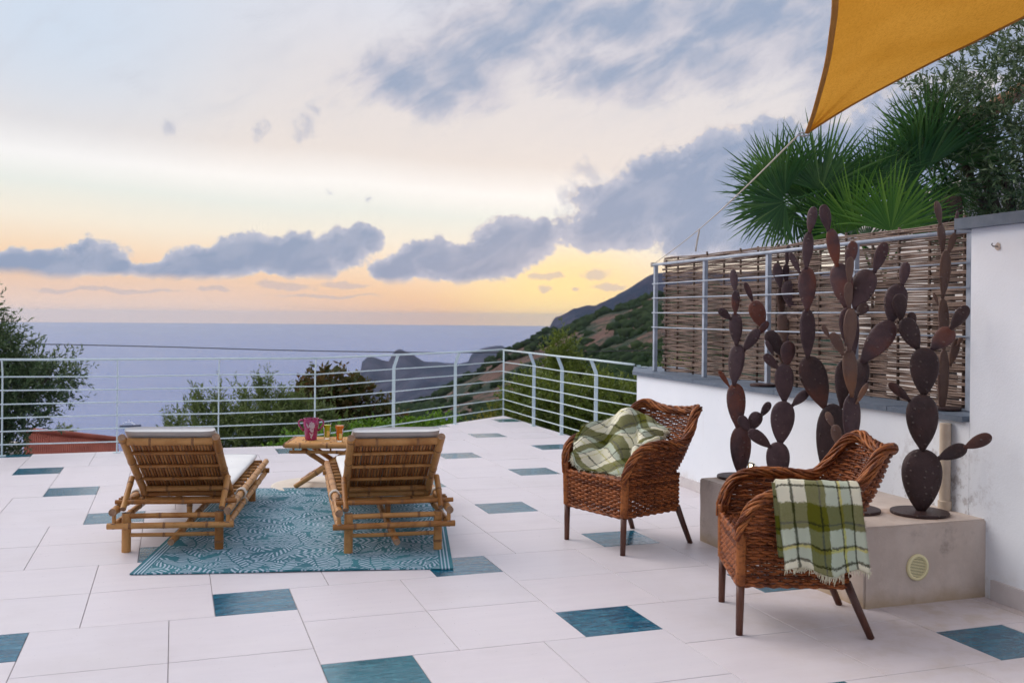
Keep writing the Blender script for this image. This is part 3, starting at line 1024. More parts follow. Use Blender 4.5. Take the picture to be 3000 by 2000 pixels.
TALL_Y = 5.33
low = thing('garden_wall', 'low white rendered wall with slate coping under the reed screen', 'wall')
mb = MB()
fe = Vector((1.335, 10.42))
poly = [wall_pt(TALL_Y + 0.002), WALL_F, fe, fe + WN * 0.45, wall_pt(TALL_Y + 0.002, 0.55)]
mb.prism([(p.x, p.y) for p in poly][::-1], -0.4, 0.908)
mb.build('wall_body', 'white_wall', low, smooth=False)
mb = MB()
g0 = [wall_pt(TALL_Y - 0.1, -0.03), wall_pt(9.53, -0.03) , fe + Vector((-0.03, 0.03)), fe + WN * 0.48, wall_pt(TALL_Y - 0.1, 0.6)]
Ya = TALL_Y + 0.02
ns = 7
for k in range(ns):
    y0 = Ya + (9.54 - Ya) * k / ns + 0.002
    y1 = Ya + (9.54 - Ya) * (k + 1) / ns - 0.002
    mb2 = MB()
    q = [wall_pt(y0, -0.03), wall_pt(y1, -0.03), wall_pt(y1, 0.42), wall_pt(y0, 0.42)]
    if k == ns - 1:
        q = [wall_pt(y0, -0.03), wall_pt(y1, -0.03), fe + Vector((-0.035, 0.03)), fe + WN * 0.48, wall_pt(y0, 0.5)]
    mb2.prism([(p.x, p.y) for p in q][::-1], 0.9085, 0.94 + 0.0015 * (k % 2))
    mb2.build('coping_slab', 'slate', low, smooth=False)
mb = MB()
q = [wall_pt(6.60, -0.014), wall_pt(9.5, -0.014), wall_pt(9.5, 0.002), wall_pt(6.60, 0.002)]
mb.prism([(p.x, p.y) for p in q][::-1], 0.0005, 0.085)
mb.build('skirting', 'skirting', low, smooth=False)

tall = thing('house_wall', 'tall white rendered wall with blue slate coping on the far right', 'wall')
mb = MB()
q = [wall_pt(-2.0), wall_pt(TALL_Y, 0.0), wall_pt(TALL_Y, 0.35), wall_pt(-2.0, 0.35)]
mb.prism([(p.x, p.y) for p in q][::-1], -0.2, 1.955)
mb.build('wall_body', 'white_wall', tall, smooth=False)
mb = MB()
q = [wall_pt(-2.0, -0.05), wall_pt(TALL_Y + 0.07, -0.05), wall_pt(TALL_Y + 0.07, 0.42), wall_pt(-2.0, 0.42)]
mb.prism([(p.x, p.y) for p in q][::-1], 1.9555, 2.015)
mb.build('coping_slab', 'slate', tall, smooth=False)
mb = MB()
q = [wall_pt(-2.0, -0.018), wall_pt(5.16, -0.018), wall_pt(5.16, 0.002), wall_pt(-2.0, 0.002)]
mb.prism([(p.x, p.y) for p in q][::-1], 0.0005, 0.105)
mb.build('skirting', 'skirting', tall, smooth=False)

# plinth
PA, PB, PC = Vector((1.245, 6.477)), Vector((1.79, 4.966)), Vector((2.455, 5.205))
PH = 0.41
pd = (PB - PA).normalized()
pa = Vector((-pd.y, pd.x))
k_ = 0.85
PBK = PA + pa * k_
plinth = thing('cement_plinth', 'low bare cement plinth with stained sides under the iron cacti', 'plinth')
mb = MB()
pol = [PA, PB, Vector((wall_x(5.22) + 0.02, 5.22)), Vector((wall_x(6.76) + 0.02, 6.76))]
bm = bmesh.new()
vs0 = [bm.verts.new((p.x, p.y, -0.01)) for p in pol]
vs1 = [bm.verts.new((p.x, p.y, PH)) for p in pol]
bm.faces.new(vs0[::-1])
bm.faces.new(vs1)
for i in range(4):
    j = (i + 1) % 4
    bm.faces.new((vs0[i], vs0[j], vs1[j], vs1[i]))
bmesh.ops.recalc_face_normals(bm, faces=bm.faces)
bmesh.ops.bevel(bm, geom=[e for e in bm.edges if max(v_.co.z for v_ in e.verts) > 0.2], offset=0.008, segments=2, affect='EDGES')
bmesh.ops.subdivide_edges(bm, edges=[e for e in bm.edges if e.calc_length() > 0.15], cuts=14, use_grid_fill=True)
for v_ in bm.verts:
    nn = mnoise.fractal(v_.co * 6, 1.0, 2.0, 4) * 0.003
    v_.co += Vector((nn, nn, nn * 0.5))
me = bpy.data.meshes.new('plinth_block')
bm.to_mesh(me)
bm.free()
me.materials.append(MATS['cement'])
link('plinth_block', me, plinth)


def vent(name, label, c, nrm):
    n_ = Vector((nrm.x, nrm.y, 0)).normalized()
    rz = math.atan2(n_.y, n_.x) - math.pi / 2
    th = thing(name, label, 'vent', c, rz, 'round vents in the plinth')
    mb_ = MB()                                   # local +y points out of the wall, disc in xz
    RO, RI = 0.068, 0.052
    for (r0, r1, y0, y1) in ((RO, RI, 0.002, 0.012),):
        N = 36
        P, Fc = [], []
        for j in range(N):
            a = 2 * math.pi * j / N
            ca_, sa_ = math.cos(a), math.sin(a)
            P += [(r0 * ca_, y0, r0 * sa_), (r0 * 0.985 * ca_, y1, r0 * 0.985 * sa_), (r1 * ca_, y1 + 0.001, r1 * sa_), (r1 * ca_, y0, r1 * sa_)]
        for j in range(N):
            for q_ in range(3):
                a, b = 4 * j + q_, 4 * ((j + 1) % N) + q_
                Fc.append((a, b, b + 1, a + 1))
        mb_.add(P, Fc)
    mb_.build('rim', 'cream_plastic', th)
    mb_ = MB()
    mb_.add([(RI * math.cos(2 * math.pi * j / 30), 0.003, RI * math.sin(2 * math.pi * j / 30)) for j in range(30)], [tuple(range(30))])
    mb_.build('backing', 'dark_metal', th, smooth=False)
    for k in range(13):
        z = -0.046 + 0.092 * k / 12
        hw = math.sqrt(max(RI ** 2 - z * z, 1e-6)) + 0.001
        mb_ = MB()
        mb_.box((0, 0.0085, z), (2 * hw, 0.003, 0.0044), Matrix.Rotation(R(28), 3, 'X'))
        mb_.build('louvre', 'cream_plastic', th, smooth=False)
    return th


fdir = (pol[2] - PB).normalized()
fn = Vector((fdir.y, -fdir.x))
ln = Vector((pd.y, -pd.x))
if ln.x > 0:
    ln = -ln
x, z = ray(2685.7, 1660)
tY = (PB.x * fn.x + PB.y * fn.y) / (x * fn.x + fn.y)
vent('round_vent', 'round cream louvred vent on the front face of the cement plinth', (x * tY, tY, H + z * tY), fn)
x, z = ray(2132, 1516)
tY = (PA.x * ln.x + PA.y * ln.y) / (x * ln.x + ln.y)
vent('round_vent', 'round cream vent on the plinth side, half hidden behind a chair', (x * tY, tY, H + z * tY), ln)

# cream drain pipe in the corner
p = onz(2833, 1500, PH)
mb = MB()
pp = wall_pt(5.47, -0.032)
mb.tube([(pp.x, pp.y, PH - 0.005), (pp.x, pp.y, 0.89)], 0.030, 16)
pipe = mb.build('drain_pipe', 'pipe_cream', auto=50)
tag(pipe, 'cream vertical drain pipe in the corner beside the tall wall', 'pipe')
mb = MB()
mb.lathe([(0.031, 0), (0.036, 0.003), (0.036, 0.05), (0.031, 0.053)], 16, (pp.x, pp.y, PH + 0.0005))
mb.build('pipe_collar', 'pipe_cream', pipe, auto=40)

# lit wall light low on the garden wall
lp = wall_pt(7.46, -0.004)
lamp = thing('wall_light', 'small square lit wall light on the white wall behind the cacti', 'lamp', (lp.x, lp.y, 0.335), math.atan2(WN.y, WN.x) + math.pi / 2)
mb = MB()
for (cx_, cz_, sx, szz) in ((0, 0.03, 0.075, 0.008), (0, -0.03, 0.075, 0.008), (-0.0335, 0, 0.008, 0.052), (0.0335, 0, 0.008, 0.052)):
    mb.box((cx_, 0.008, cz_), (sx, 0.016, szz))
mb.build('frame', 'dark_metal', lamp, smooth=False)
mb = MB()
mb.box((0, 0.003, 0), (0.058, 0.006, 0.052))
mb.build('diffuser', 'lamp_glow', lamp, smooth=False)

# small iron wall hook on the tall wall
hp = wall_pt(5.15, 0.0)
hk = thing('wall_hook', 'small broken iron hook in flaked plaster high on the tall wall', 'hook', (hp.x, hp.y, 1.848))
mb = MB()
mb.tube([(0.01, 0.0, 0), (-0.030, -0.010, 0.0), (-0.038, -0.012, 0.008), (-0.034, -0.011, 0.016)], 0.003, 6)
mb.build('hook', 'dark_metal', hk)
mb = MB()
pts = []
for j in range(12):
    a = 2 * math.pi * j / 12
    rr = 0.020 * random.uniform(0.6, 1.15)
    q = Vector((0, 0, 0)) + Vector((-WD.x, -WD.y, 0)) * (rr * 1.3 * math.cos(a)) + Vector((0, 0, rr * math.sin(a))) - Vector((WN.x, WN.y, 0)) * 0.003
    pts.append(q)
mb.add(pts, [tuple(range(12))])
mb.build('bare_patch', 'cement', hk, smooth=False)

# ================================================================== RAILING
rail = thing('terrace_railing', 'pale blue painted metal railing with bent posts along the terrace edge', 'railing')
RZ = [0.118, 0.254, 0.390, 0.526, 0.662, 0.798]
R_PTS = [(0.349, 13.17), (0.675, 12.23), (1.014, 11.25)]
LP = [Vector(p) for p in L_PTS]
RP = [Vector(p) for p in R_PTS]
d0 = (LP[3] - LP[0]).normalized()
LP = [LP[0] - d0 * 1.05 * k for k in (3, 2, 1)] + LP


def inward(d):
    return Vector((d.y, -d.x))


sections = [(LP[:7], None), (LP[6:], None), ([LP[-1]] + RP + [Vector((1.375, 10.22))], None)]


def post(p, d, z0=0.0, corner=False):
    n_ = inward(d)
    mb_ = MB()
    if corner:
        mb_.tube([(p.x, p.y, z0), (p.x, p.y, 0.968)], 0.012, 8)
    else:
        lev = [(z0, 0.0), (0.80, 0.0), (0.83, 0.004), (0.968, 0.062)]
        hw, ht = 0.021, 0.006
        P = []
        for (z, off) in lev:
            for (a, b) in ((-hw, -ht), (hw, -ht), (hw, ht), (-hw, ht)):
                q = p + n_ * (off + a) + d * b
                P.append((q.x, q.y, z))
        Fc = [(0, 1, 2, 3), (15, 14, 13, 12)]
        for k in range(3):
            for j in range(4):
                j2 = (j + 1) % 4
                Fc.append((4 * k + j, 4 * k + 4 + j, 4 * k + 4 + j2, 4 * k + j2))
        mb_.add(P, Fc)
        q = p
        M_ = Matrix.Rotation(math.atan2(d.y, d.x), 3, 'Z')
        mb_.box((q.x, q.y, z0 + 0.003), (0.07, 0.075, 0.006), M_)
    return mb_.build('post', 'rail_paint', rail, smooth=corner)


for i, p in enumerate(LP):
    if i < len(LP) - 1:
        d = d0 if i <= 6 else (LP[-1] - LP[6]).normalized()
        post(p + inward(d) * 0.05, d)
d1 = (LP[-1] - LP[6]).normalized()
d2 = (RP[-1] - LP[-1]).normalized()
post(LP[-1] + inward(d1) * 0.03 + inward(d2) * 0.03, d1, corner=True)
for p in RP:
    post(p + inward(d2) * 0.05, d2)
post(Vector((1.375, 10.24)), d2, z0=0.945)
for si, (P, _) in enumerate(sections):
    a, b = P[0], P[-1]
    d = (b - a).normalized()
    n_ = inward(d)
    cA = inward(d0 if si == 0 else d1 if si == 1 else d1)
    for zi, z in enumerate(RZ + [0.975]):
        off = 0.05 if z < 0.9 else 0.05 + 0.062
        if z < 0.9:
            off += 0.028
        mb = MB()
        pts = []
        for k, q in enumerate(P):
            nn = n_
            if si == 0 and k == len(P) - 1 or si == 1 and k == 0:
                nn = (inward(d0) + inward(d1)).normalized()
            if si == 1 and k == len(P) - 1 or si == 2 and k == 0:
                nn = (inward(d1) + inward(d2)) * (1 / max(1 + inward(d1).dot(inward(d2)), 0.5))
            e = q + nn * off
            if si == 2 and k == len(P) - 1 and z < 0.9:
                e = Vector((1.345, 10.30))
            pts.append((e.x, e.y, z + 0.004 * math.sin(3.1 * k + zi)))
        mb.tube(pts, 0.0115 if z > 0.9 else 0.0068, 8)
        mb.build('rail', 'rail_paint', rail)

# ================================================================== REED SCREEN
FO = 0.22
screen = thing('reed_screen', 'woven brown reed screen on a grey metal frame above the low wall', 'fence')
PY = [9.627, 8.662, 7.678, 6.639, 5.63]
ZTOP = 1.985


def fence_pt(Y, off=0.0):
    x0 = 4.338 - 0.305 * Y
    return Vector((x0, Y)) + WN * off


MW = Matrix.Rotation(math.atan2(WD.y, WD.x), 3, 'Z')
for k, Y in enumerate(PY):
    mb = MB()
    p = fence_pt(Y)
    mb.box((p.x, p.y, (0.942 + ZTOP) / 2), (0.034, 0.034, ZTOP - 0.942), MW, bev=0.003)
    mb.build('post', 'frame_paint', screen, smooth=False)
for z in (1.368, 1.508, 1.650, 1.790):
    mb = MB()
    a, b = fence_pt(PY[0] + 0.01, -0.031), fence_pt(PY[-1] - 0.02, -0.031)
    mb.tube([(a.x, a.y, z), ((a.x + b.x) / 2, (a.y + b.y) / 2, z - 0.004), (b.x, b.y, z)], 0.0056, 8)
    mb.build('rail', 'frame_paint', screen)
mb = MB()
a, b = fence_pt(PY[0] + 0.04, -0.02), fence_pt(PY[-1] - 0.04, -0.02)
mb.tube([(a.x, a.y, ZTOP - 0.008), (b.x, b.y, ZTOP - 0.012)], 0.0125, 10)
mb.build('top_rail', 'frame_paint', screen)
stY = [9.57 - 0.272 * k for k in range(15)]
for k, Y in enumerate(stY):
    mb = MB()
    p = fence_pt(Y + random.uniform(-0.02, 0.02), 0.075)
    zt = 2.03 + random.uniform(-0.012, 0.03) + (0.02 if k > 9 else 0)
    mb.tube([(p.x, p.y, 0.945), (p.x + random.uniform(-0.008, 0.008), p.y, 1.5), (p.x, p.y, zt)], 0.0095, 6)
    mb.build('stake', 'reed_stake', screen)
NCO = 46
for r_ in range(NCO):
    z = 0.962 + (2.028 - 0.962) * r_ / (NCO - 1)
    mb = MB()
    sag = lambda Y: 0.010 * math.sin(Y * 1.7 + r_ * 0.5) + 0.006 * math.sin(Y * 5.1 + r_ * 1.9)
    hh = 0.0114 + random.uniform(-0.0022, 0.0016)
    zj = random.uniform(-0.004, 0.004)
    y0 = 9.60 + random.uniform(-0.03, 0.03)
    y1 = 5.58 + random.uniform(0, 0.03)
    npt = 84
    prev = None
    for part in range(2):                       # two canes side by side in every course
        base = len(mb.v)
        oz = (part - 0.5) * hh * 1.05
        ph = random.uniform(0, 6)
        for q in range(npt):
            Y = y0 + (y1 - y0) * q / (npt - 1)
            s_ = (stY[0] - Y) / 0.272
            off = 0.075 + 0.0085 * math.cos(math.pi * s_) * (1 if r_ % 2 == 0 else -1)
            p = fence_pt(Y, off)
            zc = z + zj + oz + sag(Y) * 0.6 + 0.002 * math.sin(Y * 9 + ph)
            hq = hh * 0.5 * (1.0 + 0.12 * math.sin(Y * 13 + ph))
            a = p - WN * 0.0042
            b = p + WN * 0.0042
            mb.v += [(a.x, a.y, zc - hq * 0.7), (a.x, a.y, zc + hq * 0.7), (p.x, p.y, zc + hq), (b.x, b.y, zc), (p.x, p.y, zc - hq)]
        for q in range(npt - 1):
            for j in range(5):
                ja = j
                jb = (j + 1) % 5
                mb.face((base + 5 * q + ja, base + 5 * q + 5 + ja, base + 5 * q + 5 + jb, base + 5 * q + jb))
    mb.build('reed_strip', 'reed', screen)

# ================================================================== IRON CACTI
def pad(parent, b, t_, wpx, mt, spin=0.0, depth=0.30):
    b, t_ = Vector(b), Vector(t_)
    ax = t_ - b
    L = ax.length
    ax.normalize()
    Wd = wpx * b.lerp(t_, 0.6).y / F
    view = Vector((b.x, b.y, 0)).normalized()
    side = ax.cross(view).normalized()
    nrm = side.cross(ax).normalized()
    Wd = Wd / max(math.cos(abs(spin)), 0.4)
    q = Matrix.Rotation(spin, 3, ax)
    side, nrm = q @ side, q @ nrm
    mb_ = MB()
    N, K = 16, 16
    th = max(Wd * depth, 0.014) * 0.5
    bend = random.uniform(-0.03, 0.03) * L
    neck = min(0.35, 0.022 / max(Wd, 0.01))
    for k in range(K):
        s_ = k / (K - 1)
        s_ = 0.5 - 0.5 * math.cos(math.pi * (0.16 + 0.84 * s_)) if k else 0.0
        pr = (s_ ** 0.80) * ((1 - s_) ** 0.46) / 0.4936 if 0 < s_ < 1 else 0
        pr = max(pr, 0.03 if k == K - 1 else neck * (1 - s_))
        c = ax * (L * s_) + nrm * (bend * math.sin(math.pi * s_))
        for j in range(N):
            a = 2 * math.pi * j / N
            cw, sw = math.cos(a), math.sin(a)
            mb_.v.append(tuple(c + side * (Wd / 2 * pr * cw) + nrm * (th * pr ** 0.7 * abs(sw) ** 0.9 * (1 if sw >= 0 else -1))))
    for k in range(K - 1):
        for j in range(N):
            j2 = (j + 1) % N
            mb_.face((k * N + j, k * N + j2, (k + 1) * N + j2, (k + 1) * N + j))
    mb_.face([j for j in range(N - 1, -1, -1)])
    mb_.face([(K - 1) * N + j for j in range(N)])
    o = mb_.build('pad', mt, parent)
    o.location = b - Vector(parent.location)
    return o


def cactus(label, foot, Y0, pads, mt, disc=0.15, zbase=PH, alt=None):
    c = Vector(foot)
    th = thing('iron_cactus', label, 'sculpture', c, 0, 'rusty iron prickly pear sculptures')
    mb_ = MB()
    mb_.lathe([(disc * 0.985, 0.0005), (disc, 0.004), (disc, 0.014), (disc * 0.985, 0.017)], 40)
    mb_.build('base_disc', 'rust_dark', th, auto=40)
    rr = random.Random(len(pads) * 13 + int(foot[0] * 100))
    for i, P in enumerate(pads):
        (bx, by, tx, ty, wd) = P[:5]
        dep = P[5] if len(P) > 5 else 0.0
        m_ = P[6] if len(P) > 6 else mt
        sp = P[7] if len(P) > 7 else rr.uniform(-0.35, 0.35)
        st_ = random.getstate()
        random.seed(i * 31 + int(bx))
        # slight overlap so that the welded necks meet
        k = 6.0 / max(math.hypot(tx - bx, ty - by), 1)
        bx, by = bx - (tx - bx) * k, by - (ty - by) * k
        pad(th, at(bx, by, Y0 + dep), at(tx, ty, Y0 + dep + rr.uniform(-0.03, 0.03)), wd * 1.13, m_, sp)
        random.setstate(st_)
    return th


padsA = [(2169.7, 1392, 2169.7, 1247, 61, 0, 'rust', 0.1), (2161, 1250, 2154, 1122, 55), (2150.6, 1123, 2162, 1007, 47), (2158, 1007, 2153, 916, 40),
         (2154, 916, 2156, 850, 25), (2153, 850, 2147, 789, 23), (2137, 932, 2106, 905, 24), (2134, 1128, 2106, 1085, 15), (2180, 1025, 2223, 964, 33, 0.03),
         (2226, 974, 2250, 941, 22, 0.03), (2233, 956, 2208, 881, 48, 0.05), (2205, 882, 2182, 826, 17, 0.05), (2192, 1257, 2167, 1218, 31, -0.05),
         (2199, 1256, 2223, 1207, 40, 0.0), (2232, 1215, 2256, 1178, 24)]
pA = onz(2168, 1400, PH)
cactus('slim rusty iron cactus at the sea end of the plinth', pA, pA.y, padsA, 'rust')
padsB = [(2279, 1412, 2279, 1294, 68), (2286, 1297, 2297, 1174, 69, 0, 'rust', 0.05), (2298, 1173, 2297, 1066, 55, 0, 'rust'), (2305, 1068, 2311, 999, 43), (2290, 1038, 2249, 969, 43, 0.04, 'rust_dark'),
         (2277, 1077, 2239, 1038, 28), (2264, 1035, 2244, 997, 15), (2254, 1307, 2195, 1259, 38, -0.03), (2324, 1185, 2367, 1145, 28)]
pB = onz(2280, 1420, PH)
cactus('short iron cactus with an orange rust streak, second from the sea', pB, pB.y, padsB, 'rust')
padsG = [(2290, 1140, 2298, 1060, 44, 0, 'rust_light', 0.6), (2298, 1062, 2296, 996, 40, 0, 'rust_light', 0.6), (2300, 999, 2290, 918, 33, 0, 'rust_light'), (2311, 999, 2327, 923, 33, -0.02, 'rust'), (2343, 918, 2305, 823, 56, -0.06, 'rust'),
         (2290, 920, 2287, 842, 26, 0.03, 'rust_light', 0.7), (2286, 837, 2274, 771, 29, -0.03, 'rust'), (2303, 824, 2303, 773, 20), (2305, 776, 2311, 717, 17)]
pG = fence_pt(7.58, -0.10)
cactus('thin iron cactus standing on the coping behind the shorter one', (pG.x, pG.y, 0.944), pG.y, padsG, 'rust', disc=0.10)
padsC = [(2436, 1425, 2440, 1182, 90, 0, 'rust_dark', 0.2), (2414, 1192, 2364, 1043, 77, 0.02, 'rust_dark', 0.1), (2366, 1045, 2365, 905, 45), (2365, 905, 2364, 783, 52), (2362, 784, 2370, 679, 32),
         (2372, 679, 2384, 605, 29), (2342, 796, 2314, 739, 19)]
pC = onz(2436, 1428, PH)
cactus('tallest iron cactus with large dark pads in the middle of the group', pC, pC.y, padsC, 'rust')
padsD = [(2495, 1490, 2494, 1310, 60, 0, 'rust', 0.2), (2494, 1312, 2494, 1155, 51, 0, 'rust', 0.5), (2496, 1158, 2486, 1022, 42, -0.02, 'rust_light', 0.4), (2489, 1025, 2494, 902, 38, -0.05, 'rust_light', 0.5), (2500, 1034, 2481, 900, 56, 0.04, 'rust'),
         (2488, 900, 2486, 826, 25, -0.05, 'rust_light', 0.6), (2488, 826, 2492, 752, 23, -0.05, 'rust_light', 0.5), (2478, 897, 2456, 771, 64, 0.05), (2451, 776, 2434, 670, 37, 0.05), (2426, 672, 2411, 599, 33, 0.05, 'rust', 0.2),
         (2483, 786, 2502, 706, 33, 0.02), (2506, 902, 2545, 789, 71, 0.03), (2514, 920, 2540, 890, 31, -0.02, 'rust_dark'), (2563, 794, 2594, 709, 36, 0.03), (2468, 1035, 2437, 974, 31, -0.06, 'rust_light'), (2427, 984, 2409, 951, 15, -0.06, 'rust_light'),
         (2527, 1058, 2616, 943, 69, 0.02), (2504, 1178, 2527, 1048, 52, 0.06, 'rust_dark'), (2466, 1190, 2470, 1055, 46, 0.09, 'rust_dark'), (2511, 1178, 2542, 1122, 17, -0.03, 'rust_light'),
         (2610, 941, 2634, 833, 64, 0.05), (2640, 933, 2634, 860, 41, -0.01, 'rust_dark'), (2643, 834, 2655, 767, 30, 0.05), (2454, 1300, 2448, 1243, 31, -0.08, 'rust_light'), (2440, 1247, 2422, 1206, 21, -0.08, 'rust_light')]
pD = onz(2496, 1496, PH)
cactus('wide branching iron cactus behind the nearer wicker chair', pD, pD.y, padsD, 'rust')
padsE = [(2698, 1499, 2702, 1314, 112, 0, 'rust_dark', 0.05), (2703, 1314, 2700, 1155, 89, 0, 'rust_dark', 0.1), (2706, 1155, 2709, 1018, 81, 0, 'rust_dark', -0.1), (2688, 1020, 2647, 933, 55, 0.02, 'rust_dark'), (2676, 952, 2668, 914, 26, 0.06, 'rust_dark'),
         (2733, 1021, 2790, 962, 54, 0.0, 'rust'), (2789, 960, 2835, 896, 38, -0.10), (2663, 1172, 2605, 1121, 28, 0.0, 'rust_dark'), (2753, 1341, 2832, 1308, 42, -0.10, 'rust_dark'), (2830, 1309, 2905, 1276, 38, -0.27, 'rust_dark')]
pE = onz(2694, 1504, PH)
cactus('broad dark iron cactus on a round disc nearest the tall wall', pE, pE.y, padsE, 'rust_dark', disc=0.152)
padsF = [(2758, 1222, 2765, 1022, 30, 0, 'rust_light', 0.7), (2765, 1024, 2762, 873, 28, 0, 'rust_light', 0.8), (2762, 868, 2771, 733, 30, 0, 'rust_light', 0.75), (2761, 738, 2754, 651, 22, 0, 'rust_light', 0.6), (2754, 654, 2743, 589, 20, 0, 'rust_light', 0.6),
         (2779, 740, 2797, 682, 19, 0, 'rust_light', 0.5), (2798, 682, 2805, 618, 11, 0, 'rust'), (2784, 1067, 2806, 990, 25, 0.03, 'rust_light', 0.6), (2806, 1010, 2819, 984, 12, 0.03, 'rust_light'), (2747, 888, 2734, 857, 10, 0, 'rust_light')]
pF = fence_pt(5.72, -0.085)
cactus('narrow light brown iron cactus on the coping against the reed screen', (pF.x, pF.y, 0.944), pF.y, padsF, 'rust_light', disc=0.085)

# ================================================================== WICKER CHAIRS
half = [((0.0, -0.235, 0.45), (0.0, -0.430, 0.852)), ((0.13, -0.228, 0.45), (0.14, -0.425, 0.862)), ((0.215, -0.20, 0.45), (0.238, -0.400, 0.884)), ((0.25, -0.155, 0.45), (0.280, -0.335, 0.850)),
        ((0.262, -0.10, 0.45), (0.303, -0.255, 0.735)), ((0.268, -0.03, 0.45), (0.315, -0.175, 0.672)), ((0.273, 0.08, 0.45), (0.325, 0.00, 0.680)), ((0.275, 0.18, 0.45), (0.326, 0.14, 0.672)), ((0.275, 0.245, 0.45), (0.318, 0.225, 0.628)), ((0.272, 0.28, 0.45), (0.300, 0.268, 0.560))]
full = [((-b[0], b[1], b[2]), (-t_[0], t_[1], t_[2])) for (b, t_) in half[:0:-1]] + half
BOT = [Vector(b) for b, _ in full]
TOP = [Vector(t_) - Vector((0, 0, 0.027)) for _, t_ in full]
NS = 400
Bs = [catmull(BOT, i / NS) for i in range(NS + 1)]
Ts = [catmull(TOP, i / NS) for i in range(NS + 1)]
arc = [0.0]
for i in range(NS):
    arc.append(arc[-1] + ((Bs[i + 1] + Ts[i + 1]) / 2 - (Bs[i] + Ts[i]) / 2).length)


def shell(i, v):
    p = Bs[i].lerp(Ts[i], v)
    bul = math.sin(math.pi * min(max(v, 0), 1)) * 0.018
    tang = (Bs[min(i + 1, NS)] + Ts[min(i + 1, NS)] - Bs[max(i - 1, 0)] - Ts[max(i - 1, 0)]).normalized()
    upv = (Ts[i] - Bs[i]).normalized()
    n_ = tang.cross(upv).normalized()
    return p + n_ * bul, n_


